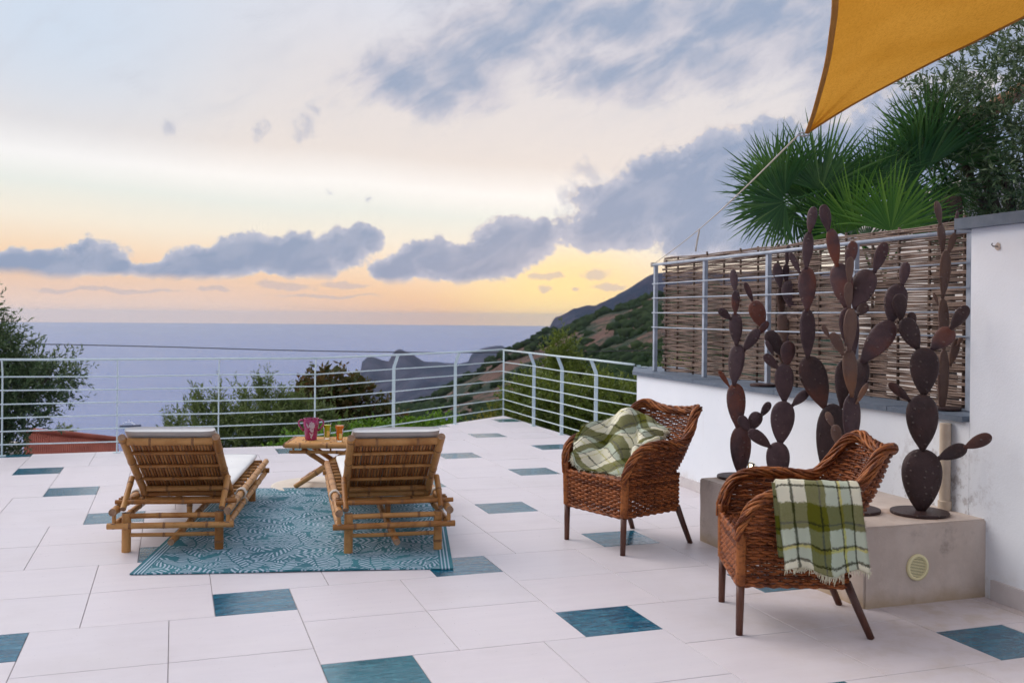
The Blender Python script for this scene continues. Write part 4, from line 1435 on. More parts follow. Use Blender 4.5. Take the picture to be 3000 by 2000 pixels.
def make_chair(label):
    root = thing('wicker_armchair', label, 'chair', group='wicker armchairs')
    # woven shell of back and arms
    step = 0.041
    nst = int(arc[-1] / step)
    st_i = [min(range(NS + 1), key=lambda q: abs(arc[q] - arc[-1] * k / nst)) for k in range(nst + 1)]
    mid_i = [(a + b) // 2 for a, b in zip(st_i, st_i[1:])]
    seq = []
    for k in range(nst):
        seq += [(st_i[k], k), (mid_i[k], None)]
    seq.append((st_i[-1], nst))
    mb_ = MB()
    row = 0
    z = 0.457
    while z < 0.885:
        seg = []
        for (i, k) in seq + [(None, None)]:
            ok = False
            if i is not None:
                v = (z - Bs[i].z) / (Ts[i].z - Bs[i].z)
                ok = v < 0.99
            if ok:
                p, n_ = shell(i, v)
                off = 0.0 if k is None else (0.0085 if (k + row) % 2 == 0 else -0.0085)
                seg.append(p + n_ * off + Vector((0, 0, random.uniform(-0.0022, 0.0022))))
            else:
                if len(seg) > 2:
                    mb_.tube(seg, random.uniform(0.0062, 0.0078), 5, cap=False, twist=0.78)
                seg = []
        z += 0.0112 + random.uniform(-0.0010, 0.0010)
        row += 1
    for k, i in enumerate(st_i):
        mb_.tube([shell(i, v)[0] for v in (0.0, 0.33, 0.66, 0.99)], 0.0042, 4, cap=False)
    tag(mb_.build('woven_back', 'wicker', root), kind='stuff')
    # plaited border along arms and back
    mb_ = MB()
    pathp = [Vector((-0.274, 0.284, 0.44)), Vector((-0.285, 0.282, 0.50))] + [Ts[i] + Vector((0, 0, 0.012)) for i in range(0, NS + 1, 4)] + [Vector((0.285, 0.282, 0.50)), Vector((0.274, 0.284, 0.44))]
    cum = [0.0]
    for a, b in zip(pathp, pathp[1:]):
        cum.append(cum[-1] + (b - a).length)
    for s_ in range(13):
        pts = []
        for k, p in enumerate(pathp):
            tg = (pathp[min(k + 1, len(pathp) - 1)] - pathp[max(k - 1, 0)]).normalized()
            sx = tg.cross(Vector((0, 0, 1)))
            if sx.length < 1e-3:
                sx = Vector((1, 0, 0))
            sx.normalize()
            sy = tg.cross(sx).normalized()
            a = 2 * math.pi * (s_ / 13 + cum[k] / 0.52) + 0.35 * math.sin(cum[k] * 23 + s_ * 2)
            rr = 0.0215 + 0.003 * math.sin(cum[k] * 31 + s_ * 1.7)
            pts.append(p + sx * (rr * 1.15 * math.cos(a)) + sy * (rr * math.sin(a)))
        mb_.tube(pts, 0.0070, 6)
    mb_.tube(pathp, 0.0165, 8)
    mb_.build('plaited_border', 'wicker_border', root)
    # wrapped front posts
    for sx in (-1, 1):
        mb_ = MB()
        n = 44
        a, b = Vector((sx * 0.270, 0.281, 0.232)), Vector((sx * 0.280, 0.283, 0.500))
        mb_.tube([a.lerp(b, k / n) for k in range(n + 1)], [0.023 + (0.003 if k % 2 else 0) for k in range(n + 1)], 10)
        mb_.build('wrapped_post', 'wicker_border', root)
    # apron round the seat
    cor = [(-0.266, 0.286), (0.266, 0.286), (0.252, -0.212), (-0.252, -0.212)]
    per = []
    for k in range(4):
        a, b = Vector(cor[k]), Vector(cor[(k + 1) % 4])
        n = 16
        for q in range(n):
            per.append(a.lerp(b, q / n))
    for side, (i0, i1) in enumerate(((0, 16), (16, 32), (32, 48), (48, 64))):
        mb_ = MB()
        loop = [per[q % 64] for q in range(i0, i1 + 1)]
        d = (loop[-1] - loop[0]).normalized()
        n_ = Vector((-d.y, d.x))
        for row in range(17):
            z = 0.238 + 0.2145 * row / 16
            pts = []
            for q, p in enumerate(loop):
                e = p + n_ * (0.008 if (q + row) % 2 else -0.008)
                pts.append((e.x, e.y, z + random.uniform(-0.0012, 0.0012) - (0.010 * math.sin(math.pi * q / 16) if side != 2 else 0) * (1 - row / 16) + random.uniform(-0.0015, 0.0015)))
                if q < 16:
                    m_ = (p + loop[q + 1]) / 2
                    pts.append((m_.x, m_.y, pts[-1][2]))
            mb_.tube(pts, random.uniform(0.0070, 0.0090), 5, cap=False, twist=0.78)
        for q, p in enumerate(loop):
            mb_.tube([(p.x, p.y, 0.232), (p.x, p.y, 0.455)], 0.0042, 4, cap=False)
        for z in (0.230, 0.455):
            for h_ in range(2):
                mb_.tube([(p.x + n_.x * 0.010 * math.cos(q * 1.6 + h_ * math.pi), p.y + n_.y * 0.010 * math.cos(q * 1.6 + h_ * math.pi), z + 0.006 * math.sin(q * 1.6 + h_ * math.pi)) for q, p in enumerate(loop)], 0.0085, 5, cap=False)
        tag(mb_.build('woven_apron', 'wicker', root), kind='stuff')
    mb_ = MB()
    for row in range(36):
        y = 0.275 - 0.478 * row / 35
        hw = 0.262 - 0.012 * row / 35
        mb_.tube([(hw * (q / 12 * 2 - 1), y, 0.448 + (0.005 if (q + row) % 2 else -0.005)) for q in range(13)], 0.0072, 4, cap=False, twist=0.78)
    tag(mb_.build('woven_seat', 'wicker', root), kind='stuff')
    for sx in (-1, 1):
        mb_ = MB()
        mb_.tube([(sx * 0.266, 0.285, 0.0), (sx * 0.268, 0.283, 0.13), (sx * 0.268, 0.281, 0.25)], [0.0165, 0.0185, 0.020], 10)
        mb_.build('leg', 'leg_wood', root)
        mb_ = MB()
        mb_.tube([(sx * 0.268, -0.312, 0.0), (sx * 0.258, -0.255, 0.13), (sx * 0.250, -0.205, 0.25)], [0.0165, 0.0185, 0.020], 10)
        mb_.build('leg', 'leg_wood', root)
    mb_ = MB()
    mb_.tube([(-0.262, 0.282, 0.238), (0.262, 0.282, 0.238)], 0.010, 6)
    mb_.tube([(-0.250, -0.206, 0.238), (0.250, -0.206, 0.238)], 0.010, 6)
    for sx in (-1, 1):
        mb_.tube([(sx * 0.262, 0.282, 0.238), (sx * 0.250, -0.206, 0.238)], 0.010, 6)
    mb_.build('seat_frame', 'leg_wood', root)
    return root


chair1 = make_chair('reddish wicker armchair with a bundled plaid blanket on its seat, facing left')
CH1 = (Vector((0.7615, 6.4245, 0)), math.atan2(0.8, -0.6))
CH2 = (Vector((1.363, 4.794, 0)), math.atan2(0.998, 0.06))
chair1.location, chair1.rotation_euler = CH1[0], (0, 0, CH1[1])
chair2 = copy_tree(chair1)
chair2['label'] = 'nearer wicker armchair with a plaid blanket hung over one arm, by the plinth'
chair2.location, chair2.rotation_euler = CH2[0], (0, 0, CH2[1])


def cloth(name, P, nu, nv, mt, uvf, parent=None, thick=0.010, wob=0.004, crump=0.0):
    """P: rows of control points (world or local) -> smooth patch with a little thickness"""
    rows = [[Vector(p) for p in r] for r in P]
    mb_ = MB()
    grid = []
    for i in range(nv + 1):
        cr_ = [catmull([rows[k][j] for k in range(len(rows))], i / nv) for j in range(len(rows[0]))]
        grid.append([catmull(cr_, q / nu) for q in range(nu + 1)])
    W = nu + 1
    nr = [[None] * W for _ in range(nv + 1)]
    for i in range(nv + 1):
        for q in range(W):
            a = grid[i][min(q + 1, nu)] - grid[i][max(q - 1, 0)]
            b = grid[min(i + 1, nv)][q] - grid[max(i - 1, 0)][q]
            n_ = a.cross(b)
            nr[i][q] = n_.normalized() if n_.length > 1e-9 else Vector((0, 0, 1))
    for sgn in (0, 1):
        for i in range(nv + 1):
            for q in range(W):
                p = grid[i][q]
                w_ = mnoise.fractal(p * 17, 1.0, 2.0, 3) * wob
                e = 1.0
                if q in (0, nu) or i in (0, nv):
                    e = 0.35
                if crump:
                    w_ += crump * mnoise.noise(Vector((p.x * 9 + p.z * 6, p.y * 5, p.z * 3 - p.x * 2)) + Vector((3, 1, 0))) * min(1, 4 * q / nu, 4 * (1 - q / nu), 4 * i / nv + 0.2)
                mb_.v.append(tuple(p + nr[i][q] * (w_ + (0.5 - sgn) * thick * e)))
                mb_.uv.append(uvf(q / nu, i / nv))
    N1 = (nv + 1) * W
    for i in range(nv):
        for q in range(nu):
            a = i * W + q
            mb_.face((a, a + 1, a + W + 1, a + W))
            mb_.face((N1 + a, N1 + a + W, N1 + a + W + 1, N1 + a + 1))
    for i in range(nv):
        for q in (0, nu):
            a = i * W + q
            mb_.face((a, a + W, N1 + a + W, N1 + a) if q == nu else (a, N1 + a, N1 + a + W, a + W))
    for q in range(nu):
        for i in (0, nv):
            a = i * W + q
            mb_.face((a, N1 + a, N1 + a + 1, a + 1) if i == nv else (a, a + 1, N1 + a + 1, N1 + a))
    o = mb_.build(name, mt, parent)
    return o, grid


# blanket bundled into the rear chair: rows run from its top against the backrest down to the seat front
T1 = [(1688, 1284, 6.50), (1716, 1246, 6.60), (1778, 1229, 6.68), (1837, 1193, 6.80), (1872, 1203, 6.80), (1911, 1233, 6.74), (1955, 1258, 6.66)]
U1 = [(1673, 1340, 6.40), (1700, 1373, 6.37), (1746, 1385, 6.33), (1798, 1393, 6.25), (1838, 1401, 6.17), (1850, 1344, 6.22), (1924, 1296, 6.44)]
B1 = []
for i_ in range(9):
    k_ = i_ / 8
    row_ = []
    for j_ in range(7):
        a_, b_ = T1[j_], U1[j_]
        q = at(*a_).lerp(at(*b_), k_)
        fold = (0.0, -0.025, 0.045, -0.050, 0.040, -0.030, 0.0)[j_] * math.sin(math.pi * min(k_ * 0.9 + 0.08, 1)) * (1 + 0.5 * math.sin(i_ * 1.3 + j_ * 2.1))
        q += Vector((0.3 * fold, fold, -0.35 * fold + 0.012 * math.sin(i_ * 2.2 + j_ * 1.4)))
        row_.append(q)
    B1.append(row_)
ca45, sa45 = math.cos(R(52)), math.sin(R(52))
blk1, g1 = cloth('plaid_blanket', B1, 44, 44, 'plaid_bundle', lambda a, b: (1.15 * (a * ca45 + b * sa45), 1.15 * (-a * sa45 + b * ca45)), thick=0.022, wob=0.010, crump=0.016)
tag(blk1, 'green and cream plaid mohair blanket bundled on the rear wicker chair', 'blanket')


def fuzz(parent, grid, uvf, n, mt, ln_=0.014):
    mb_ = MB()
    nv_, nu_ = len(grid) - 1, len(grid[0]) - 1
    src = parent.data.vertices
    W = nu_ + 1
    for _ in range(n):
        i, q = random.uniform(0, nv_ - 0.001), random.uniform(0, nu_ - 0.001)
        if random.random() < 0.25:
            (i, q) = random.choice(((0.01, q), (nv_ - 0.01, q), (i, 0.01), (i, nu_ - 0.01)))
        i0, q0 = int(i), int(q)
        p = src[i0 * W + q0].co.lerp(src[(i0 + 1) * W + q0 + 1].co, random.random())
        nn = src[i0 * W + q0].normal
        d = (nn * 0.8 + Vector((random.gauss(0, 1), random.gauss(0, 1), random.gauss(0, 1))) * 0.8).normalized()
        L = ln_ * random.uniform(0.4, 1.2)
        sdv = d.orthogonal().normalized() * 0.0011
        b0_ = len(mb_.v)
        mb_.v += [tuple(p - sdv), tuple(p + sdv), tuple(p + d * L)]
        mb_.uv += [uvf(q / nu_, i / nv_)] * 3
        mb_.face((b0_, b0_ + 1, b0_ + 2))
    return tag(mb_.build('fuzz', mt, parent), kind='stuff')


def fringe(parent, edge, down, n, ln_, mt='fringe', r=0.0022):
    mb_ = MB()
    for k in range(n):
        t_ = (k + random.uniform(-0.3, 0.3)) / n
        i = min(max(t_, 0), 0.999) * (len(edge) - 1)
        p = edge[int(i)].lerp(edge[min(int(i) + 1, len(edge) - 1)], i - int(i))
        L = ln_ * random.uniform(0.45, 1.1)
        j = Vector((random.uniform(-1, 1), random.uniform(-1, 1), random.uniform(-1, 1))) * 0.008
        mb_.tube([p, p + down * (L * 0.5) + j, p + down * L + j * 2.2], [r, r * 0.9, r * 0.4], 4, cap=False)
    return tag(mb_.build('fringe', mt, parent), kind='stuff')


fuzz(blk1, g1, lambda a, b: (1.15 * (a * ca45 + b * sa45), 1.15 * (-a * sa45 + b * ca45)), 9000, 'plaid_bundle', 0.017)
fringe(blk1, [g1[i][-1] for i in range(0, 30)], Vector((0.75, -0.1, 0.05)), 90, 0.030)
fringe(blk1, [g1[-1][q] for q in range(44)], Vector((-0.2, -0.4, -0.8)), 70, 0.020)

# blanket folded over the near arm of chair 2 (built in chair coordinates: x is the camera side arm)
def c2(x, y, z):
    return CH2[0] + Vector((*rot2((x, y), CH2[1]), z))


# which local x is the arm nearest the camera
sgn = -1 if (c2(-0.3, 0, 0).y < c2(0.3, 0, 0).y) else 1
prof2 = [(-0.030, 0.500), (-0.022, 0.580), (-0.012, 0.660), (0.000, 0.703), (0.028, 0.724), (0.058, 0.706), (0.074, 0.660), (0.080, 0.580), (0.084, 0.520), (0.088, 0.455), (0.092, 0.395), (0.096, 0.340)]
rows = []
ys = [0.145, 0.09, 0.035, -0.02, -0.075, -0.13, -0.18, -0.225]
for k, (ox, z) in enumerate(prof2):
    row = []
    for j, y in enumerate(ys):
        hang = max(0, (0.70 - z)) / 0.4
        xx = 0.308 + ox + 0.017 * math.sin(j * 1.9 + 0.5) * hang
        yy = y - 0.040 * hang * (1 if k > 4 else 0)
        dz = (0.020 * math.sin(j * 1.3) - 0.002 * j) * hang
        row.append(c2(sgn * xx, yy, z + dz))
    rows.append(row)
blk2, g2 = cloth('plaid_blanket', rows, 40, 70, 'plaid_fold', lambda a, b: (a * 0.95 + 0.02, b * 1.25), thick=0.018, wob=0.006)
tag(blk2, 'green and cream plaid blanket folded over the arm of the nearer wicker chair', 'blanket')
rows_b = []
for k, (ox, z) in enumerate(prof2[5:]):
    row = []
    for j, y in enumerate(ys):
        hang = max(0, (0.70 - z)) / 0.4
        row.append(c2(sgn * (0.308 + ox - 0.022 - 0.002 * j), y + 0.015 - 0.030 * hang, z + 0.01 + (0.040 if z < 0.35 else 0.02 * hang) * (1 - j / 7)))
    rows_b.append(row)
und, g3 = cloth('under_fold', rows_b, 30, 40, 'plaid_fold', lambda a, b: (a * 0.9 + 0.35, b * 0.8 + 0.4), thick=0.014, parent=blk2)
edge = g2[-1]
fuzz(blk2, g2, lambda a, b: (a * 0.95 + 0.02, b * 1.25), 8000, 'plaid_fold', 0.013)
fringe(blk2, edge, Vector((0.05, -0.05, -1)), 90, 0.014)
for (i0, i1, L) in ((8, 13, 0.05), (22, 31, 0.075)):
    fringe(blk2, g3[-1][int(i0 * 0.75):int(i1 * 0.75) + 1] or g3[-1], Vector((-0.15, -0.05, -1)), 60, L, r=0.0035)

# ================================================================== BAMBOO LOUNGERS
def bamboo(mb_, a, b, r, n=10, seed=0):
    a, b = Vector(a), Vector(b)
    L = (b - a).length
    rr = random.Random(seed * 7919 + int(L * 1000))
    nodes = []
    x = rr.uniform(0.05, 0.22)
    while x < L - 0.02:
        nodes.append(x)
        x += rr.uniform(0.20, 0.30)
    ts = [(0.0, 1.0)]
    for q in nodes:
        for dx_, k in ((-0.030, 1.0), (-0.008, 1.06), (-0.002, 1.13), (0.003, 0.98), (0.009, 1.12), (0.016, 1.04), (0.035, 1.0)):
            if 0.002 < q + dx_ < L - 0.002:
                ts.append((q + dx_, k))
    ts.append((L, 1.0))
    ts.sort()
    side = (b - a).orthogonal().normalized()
    bow = rr.uniform(-1, 1) * min(0.006, L * 0.005)
    pts = [a.lerp(b, q / L) + side * (bow * math.sin(math.pi * q / L)) for q, _ in ts]
    f0_ = len(mb_.f)
    mb_.tube(pts, [r * k * (1 + 0.02 * math.sin(q * 9 + seed)) for q, k in ts], n, cap=True, m=0, mcap=1)
    for i in range(len(ts) - 1):
        mq = (ts[i][0] + ts[i + 1][0]) / 2
        if any(-0.009 < mq - q < 0.012 for q in nodes):
            for j in range(n):
                mb_.mi[f0_ + i * n + j] = 2


def pole(parent, a, b, r, seed=0, name='pole', mt='bamboo'):
    mb_ = MB()
    bamboo(mb_, a, b, r, 10, seed)
    return mb_.build(name, [mt, 'bamboo_end', 'bamboo_node'], parent, auto=50)


def rope_tie(parent, c, ax, r, turns=4, w_=0.06):
    mb_ = MB()
    c, ax = Vector(c), Vector(ax).normalized()
    u = ax.orthogonal().normalized()
    v = ax.cross(u)
    pts = []
    for k in range(turns * 12 + 1):
        a = 2 * math.pi * k / 12
        pts.append(c + ax * (w_ * (k / (turns * 12) - 0.5)) + (u * math.cos(a) + v * math.sin(a)) * (r + 0.005))
    mb_.tube(pts, 0.0055, 5)
    mb_.tube([c + v * r, c + v * (r + 0.02) + ax * 0.02 + Vector((0, 0, -0.01)), c + v * (r + 0.02) + ax * 0.03 + Vector((0, 0, -0.05))], 0.005, 5)
    mb_.tube([c - v * r, c + Vector((0, 0, 0.03)) + ax * 0.03, c + Vector((0, 0, 0.02)) + ax * 0.07], 0.005, 5)
    return mb_.build('rope_tie', 'rope', parent)


HINGE, BL, BA = 0.47, 0.755, R(36)


def make_lounger(label):
    root = thing('bamboo_lounger', label, 'sun lounger', group='bamboo sun loungers')
    sd_ = 1
    for sx in (-1, 1):
        for y in (0.0, 1.57):
            pole(root, (sx * 0.275, y, 0.0), (sx * 0.275, y, 0.238), 0.027, sd_, 'leg'); sd_ += 1
        pole(root, (sx * 0.336, -0.085, 0.257), (sx * 0.336, 1.93, 0.262), 0.0235, sd_, 'side_rail'); sd_ += 1
        pole(root, (sx * 0.334, -0.075, 0.172), (sx * 0.334, 1.88, 0.176), 0.020, sd_, 'side_rail'); sd_ += 1
        for y in (-0.05, 0.62, 1.25, 1.80):
            pole(root, (sx * 0.335, y, 0.188), (sx * 0.335, y, 0.240), 0.012, sd_, 'peg'); sd_ += 1
        for y in (0.10, 0.155):
            pole(root, (sx * 0.336, y, 0.275), (sx * 0.336, y, 0.312), 0.011, sd_, 'peg'); sd_ += 1
    for (y, z, r, hw) in ((-0.062, 0.170, 0.0185, 0.372), (0.0, 0.218, 0.0165, 0.26), (0.0, 0.103, 0.0125, 0.255), (1.57, 0.215, 0.019, 0.27), (1.57, 0.10, 0.014, 0.255), (1.86, 0.20, 0.020, 0.37), (0.47, 0.232, 0.020, 0.34), (1.0, 0.232, 0.018, 0.33)):
        pole(root, (-hw, y, z), (hw, y, z), r, sd_, 'crossbar'); sd_ += 1
    pole(root, (-0.35, 0.035, 0.298), (0.375, 0.035, 0.298), 0.0145, sd_, 'prop_bar'); sd_ += 1
    pole(root, (0.01, -0.11, 0.078), (0.01, 1.64, 0.085), 0.021, sd_, 'centre_pole'); sd_ += 1
    pole(root, (0.01, 0.47, 0.11), (0.01, 0.47, 0.215), 0.018, sd_, 'stub'); sd_ += 1
    for k in range(10):
        y = 0.56 + 1.32 * k / 9
        pole(root, (-0.31, y, 0.268), (0.31, y, 0.268), 0.013, sd_, 'deck_slat'); sd_ += 1
    # backrest
    u = Vector((0, -math.cos(BA), math.sin(BA)))
    n_ = Vector((0, math.sin(BA), math.cos(BA)))      # towards the sitter
    h0 = Vector((0, HINGE, 0.272))

    def bp(x, s_, o=0.0):
        return h0 + u * s_ + n_ * o + Vector((x, 0, 0))

    for sx in (-1, 1):
        pole(root, bp(sx * 0.272, -0.055), bp(sx * 0.272, BL), 0.0235, sd_, 'back_post'); sd_ += 1
        pole(root, bp(sx * 0.294, 0.30, -0.035), Vector((sx * 0.292, 0.012, 0.285)) + Vector((0, -0.03, -0.022)), 0.018, sd_, 'prop'); sd_ += 1
        rope_tie(root, (sx * 0.336, HINGE + 0.04, 0.259), (0, 1, 0), 0.027)
    pole(root, bp(-0.25, BL - 0.055), bp(0.25, BL - 0.055), 0.023, sd_, 'back_bar'); sd_ += 1
    pole(root, bp(-0.25, 0.075), bp(0.25, 0.075), 0.019, sd_, 'back_bar'); sd_ += 1
    pole(root, bp(-0.25, 0.0), bp(0.25, 0.0), 0.022, sd_, 'back_bar'); sd_ += 1
    for s_ in (0.215, 0.385, 0.555):
        pole(root, bp(-0.252, s_, 0.0), bp(0.252, s_, 0.0), 0.0115, sd_, 'batten'); sd_ += 1
    me = None
    NSL = 27
    for k in range(NSL):
        x = -0.241 + 0.482 * k / (NSL - 1)
        if me is None:
            mb_ = MB()
            mb_.tube([(0, 0, 0), u * 0.2, u * 0.42, u * (BL - 0.10)], [0.0083, 0.0086, 0.0083, 0.0085], 6, up=(1, 0, 0))
            me = mb_.mesh('slat', ['bamboo_slat'])
        o = link('slat', me, root)
        o.location = bp(x + random.uniform(-0.0012, 0.0012), 0.03, 0.020 + random.uniform(-0.001, 0.002))
    # mattress: one pad folded at the hinge
    sec = []
    TH_ = 0.044
    path = []
    for k in range(13):
        s_ = BL + 0.004 - BL * k / 12
        path.append((bp(0, s_, 0.029), n_))
    for k in range(1, 4):
        a = BA * (1 - k / 4)
        path.append((Vector((0, HINGE + 0.045 * k, 0.300 - 0.004 * k)), Vector((0, math.sin(a), math.cos(a)))))
    for k in range(15):
        path.append((Vector((0, HINGE + 0.19 + (1.945 - HINGE - 0.19) * k / 14, 0.284)), Vector((0, 0, 1))))
    mb_ = MB()
    NQ = 20
    hw = 0.268
    for i, (p, nn) in enumerate(path):
        end = 0.80 if i in (0, len(path) - 1) else 1.0
        for q in range(NQ):
            a = 2 * math.pi * q / NQ
            ca_, sa_ = math.cos(a), math.sin(a)
            x = hw * abs(ca_) ** 0.28 * (1 if ca_ >= 0 else -1) * (0.985 if end < 1 else 1)
            t_ = TH_ / 2 * abs(sa_) ** 0.55 * (1 if sa_ >= 0 else -1) * end
            w_ = 0.003 * mnoise.noise(Vector((x * 9, i * 0.7, t_ * 20)))
            mb_.v.append(tuple(p + nn * (TH_ / 2 + t_ + w_) + Vector((x, 0, 0))))
    for i in range(len(path) - 1):
        for q in range(NQ):
            q2 = (q + 1) % NQ
            mb_.face((i * NQ + q, i * NQ + q2, (i + 1) * NQ + q2, (i + 1) * NQ + q))
    mb_.face(list(range(NQ)))
    mb_.face(list(range((len(path) - 1) * NQ + NQ - 1, (len(path) - 1) * NQ - 1, -1)))
    mb_.build('mattress', 'cushion', root)
    return root


lg1 = make_lounger('bamboo sun lounger with white mattress on the left, half off the rug')
lg1.location, lg1.rotation_euler = (-2.07, 6.05, 0.0), (0, 0, R(7.5))
lg2 = copy_tree(lg1)
lg2['label'] = 'bamboo sun lounger with white mattress on the right side of the rug'
lg2.location, lg2.rotation_euler = (-0.7175, 6.07, 0.009), (0, 0, R(12.7))

# ================================================================== RUG AND ROUND MAT
a_, b_ = Vector((-2.116, 5.479)), Vector((-0.320, 5.665))
rz = math.atan2(b_.y - a_.y, b_.x - a_.x)
bd = Vector((-math.sin(rz), math.cos(rz)))
rc = (a_ + b_) / 2 + bd * 1.36
mb = MB()
NXR, NYR = 60, 60
for lay_ in (0, 1):
    for i in range(NYR + 1):
        for j in range(NXR + 1):
            x, y = -0.90 + 1.80 * j / NXR, -1.36 + 2.72 * i / NYR
            e = max(0, 1 - (y + 1.36) / 0.10)
            lift = 0.005 * e * (0.5 + 0.5 * math.sin(x * 4.2 + 1.0)) + 0.0012 * math.sin(x * 11 + y * 3)
            mb.v.append((x, y + 0.006 * math.sin(x * 3) * e, (0.0085 + lift) if lay_ == 0 else (0.001 + lift * 0.6 + 0.0005)))
n1 = (NXR + 1) * (NYR + 1)
for i in range(NYR):
    for j in range(NXR):
        a = i * (NXR + 1) + j
        mb.face((a, a + 1, a + NXR + 2, a + NXR + 1))
for j in range(NXR):
    mb.face((j, n1 + j, n1 + j + 1, j + 1))
    a = NYR * (NXR + 1) + j
    mb.face((a, a + 1, n1 + a + 1, n1 + a))
for i in range(NYR):
    a = i * (NXR + 1)
    mb.face((a, a + NXR + 1, n1 + a + NXR + 1, n1 + a))
    a += NXR
    mb.face((a, n1 + a, n1 + a + NXR + 1, a + NXR + 1))
rug = mb.build('rug', 'rug', auto=50)
rug.location, rug.rotation_euler = (rc.x, rc.y, 0.001), (0, 0, rz)
tag(rug, 'teal outdoor rug printed with pale palm leaves beneath the loungers', 'rug')

mb = MB()
mb.lathe([(0.43, 0.0005), (0.44, 0.003), (0.438, 0.006), (0.42, 0.008)], 64)
mt_ = mb.build('round_mat', 'mat_cream', auto=50)
c_ = onz(952, 1424, 0)
mt_.location = (c_.x - 0.02, c_.y + 0.05, 0.001)
tag(mt_, 'round cream mat on the tiles beneath the bamboo folding table', 'mat')

# ================================================================== TABLE WITH JUG AND GLASSES
TZ = 0.385
table = thing('bamboo_table', 'low bamboo folding table with crossed legs between the loungers', 'table', (-1.544, 8.45, 0), R(1.5))
s_ = 300
for y in (-0.225, 0.225):
    pole(table, (-0.345, y, TZ - 0.02), (0.345, y, TZ - 0.02), 0.022, s_, 'edge_pole'); s_ += 1
    pole(table, (-0.315, y * 0.86, TZ - 0.078), (0.315, y * 0.86, TZ - 0.078), 0.0135, s_, 'under_bar'); s_ += 1
    for x in (-0.28, -0.08, 0.03, 0.27):
        pole(table, (x, y * 0.9, TZ - 0.068), (x, y * 0.93, TZ - 0.03), 0.008, s_, 'peg'); s_ += 1
for x in (-0.345, 0.345):
    pole(table, (x, -0.235, TZ - 0.018), (x, 0.235, TZ - 0.018), 0.020, s_, 'edge_pole'); s_ += 1
for k in range(17):
    y = -0.196 + 0.392 * k / 16
    pole(table, (-0.325, y, TZ - 0.010), (0.325, y, TZ - 0.010), 0.0115, s_, 'top_slat', 'bamboo_top'); s_ += 1
for (y, sg) in ((-0.205, 1), (-0.150, -1), (0.10, 1), (0.15, -1)):
    pole(table, (-0.265 * sg, y, 0.018), (0.215 * sg, y, TZ - 0.055), 0.021, s_, 'leg'); s_ += 1
for x in (-0.2, 0.2):
    pole(table, (x, -0.19, 0.075), (x, 0.16, 0.075), 0.013, s_, 'stretcher'); s_ += 1

TT = TZ + 0.002
jp = onz(911, 1288, TT)
jug = thing('majolica_jug', 'plum red two-handled majolica jug with white flowers on the bamboo table', 'jug', jp, R(8))
mb = MB()
mb.lathe([(0.044, 0.001), (0.048, 0.004), (0.050, 0.012), (0.053, 0.05), (0.060, 0.095), (0.066, 0.13), (0.067, 0.152), (0.063, 0.168), (0.062, 0.178), (0.065, 0.186), (0.061, 0.186), (0.057, 0.170), (0.058, 0.15), (0.050, 0.06), (0.040, 0.02)], 32)
mb.build('body', 'majolica', jug, auto=60)
for sx in (-1, 1):
    mb = MB()
    mb.tube([(sx * 0.058, 0, 0.168), (sx * 0.085, 0, 0.172), (sx * 0.104, 0, 0.158), (sx * 0.102, 0, 0.130), (sx * 0.082, 0, 0.100), (sx * 0.060, 0, 0.078)], [0.009, 0.008, 0.008, 0.008, 0.008, 0.009], 8)
    mb.build('handle', 'majolica', jug)


def on_jug(a, z):
    pr = [(0.012, 0.050), (0.05, 0.053), (0.095, 0.060), (0.13, 0.066), (0.152, 0.067), (0.168, 0.063)]
    r_ = 0.05
    for (z0, r0), (z1, r1) in zip(pr, pr[1:]):
        if z0 <= z <= z1:
            r_ = r0 + (r1 - r0) * (z - z0) / (z1 - z0)
    r_ += 0.0012
    return Vector((r_ * math.sin(a), -r_ * math.cos(a), z))


def decal(cx_, cz, rx, rz_, ang, lobes, name='flower'):
    mb_ = MB()
    N = 30
    P = [on_jug(cx_, cz)]
    for j in range(N):
        a = 2 * math.pi * j / N
        rr = 1.0 + 0.16 * math.cos(lobes * a)
        du, dv = rx * rr * math.cos(a), rz_ * rr * math.sin(a)
        u_, v_ = du * math.cos(ang) - dv * math.sin(ang), du * math.sin(ang) + dv * math.cos(ang)
        P.append(on_jug(cx_ + u_ / 0.06, cz + v_))
    mb_.add(P, [(0, 1 + j, 1 + (j + 1) % N) for j in range(N)])
    mb_.build(name, 'majolica_white', jug)


decal(0.18, 0.128, 0.022, 0.030, 0.2, 9)
decal(0.05, 0.088, 0.008, 0.018, 0.5, 5, 'leaf')
decal(0.30, 0.082, 0.008, 0.016, -0.4, 5, 'leaf')
decal(0.02, 0.050, 0.006, 0.020, 0.6, 4, 'leaf')
decal(0.22, 0.045, 0.006, 0.020, -0.5, 4, 'leaf')
decal(0.10, 0.030, 0.007, 0.014, 0.0, 4, 'leaf')
decal(-0.45, 0.130, 0.004, 0.018, 0.3, 3, 'leaf')
decal(-0.25, 0.118, 0.004, 0.014, -0.5, 3, 'leaf')


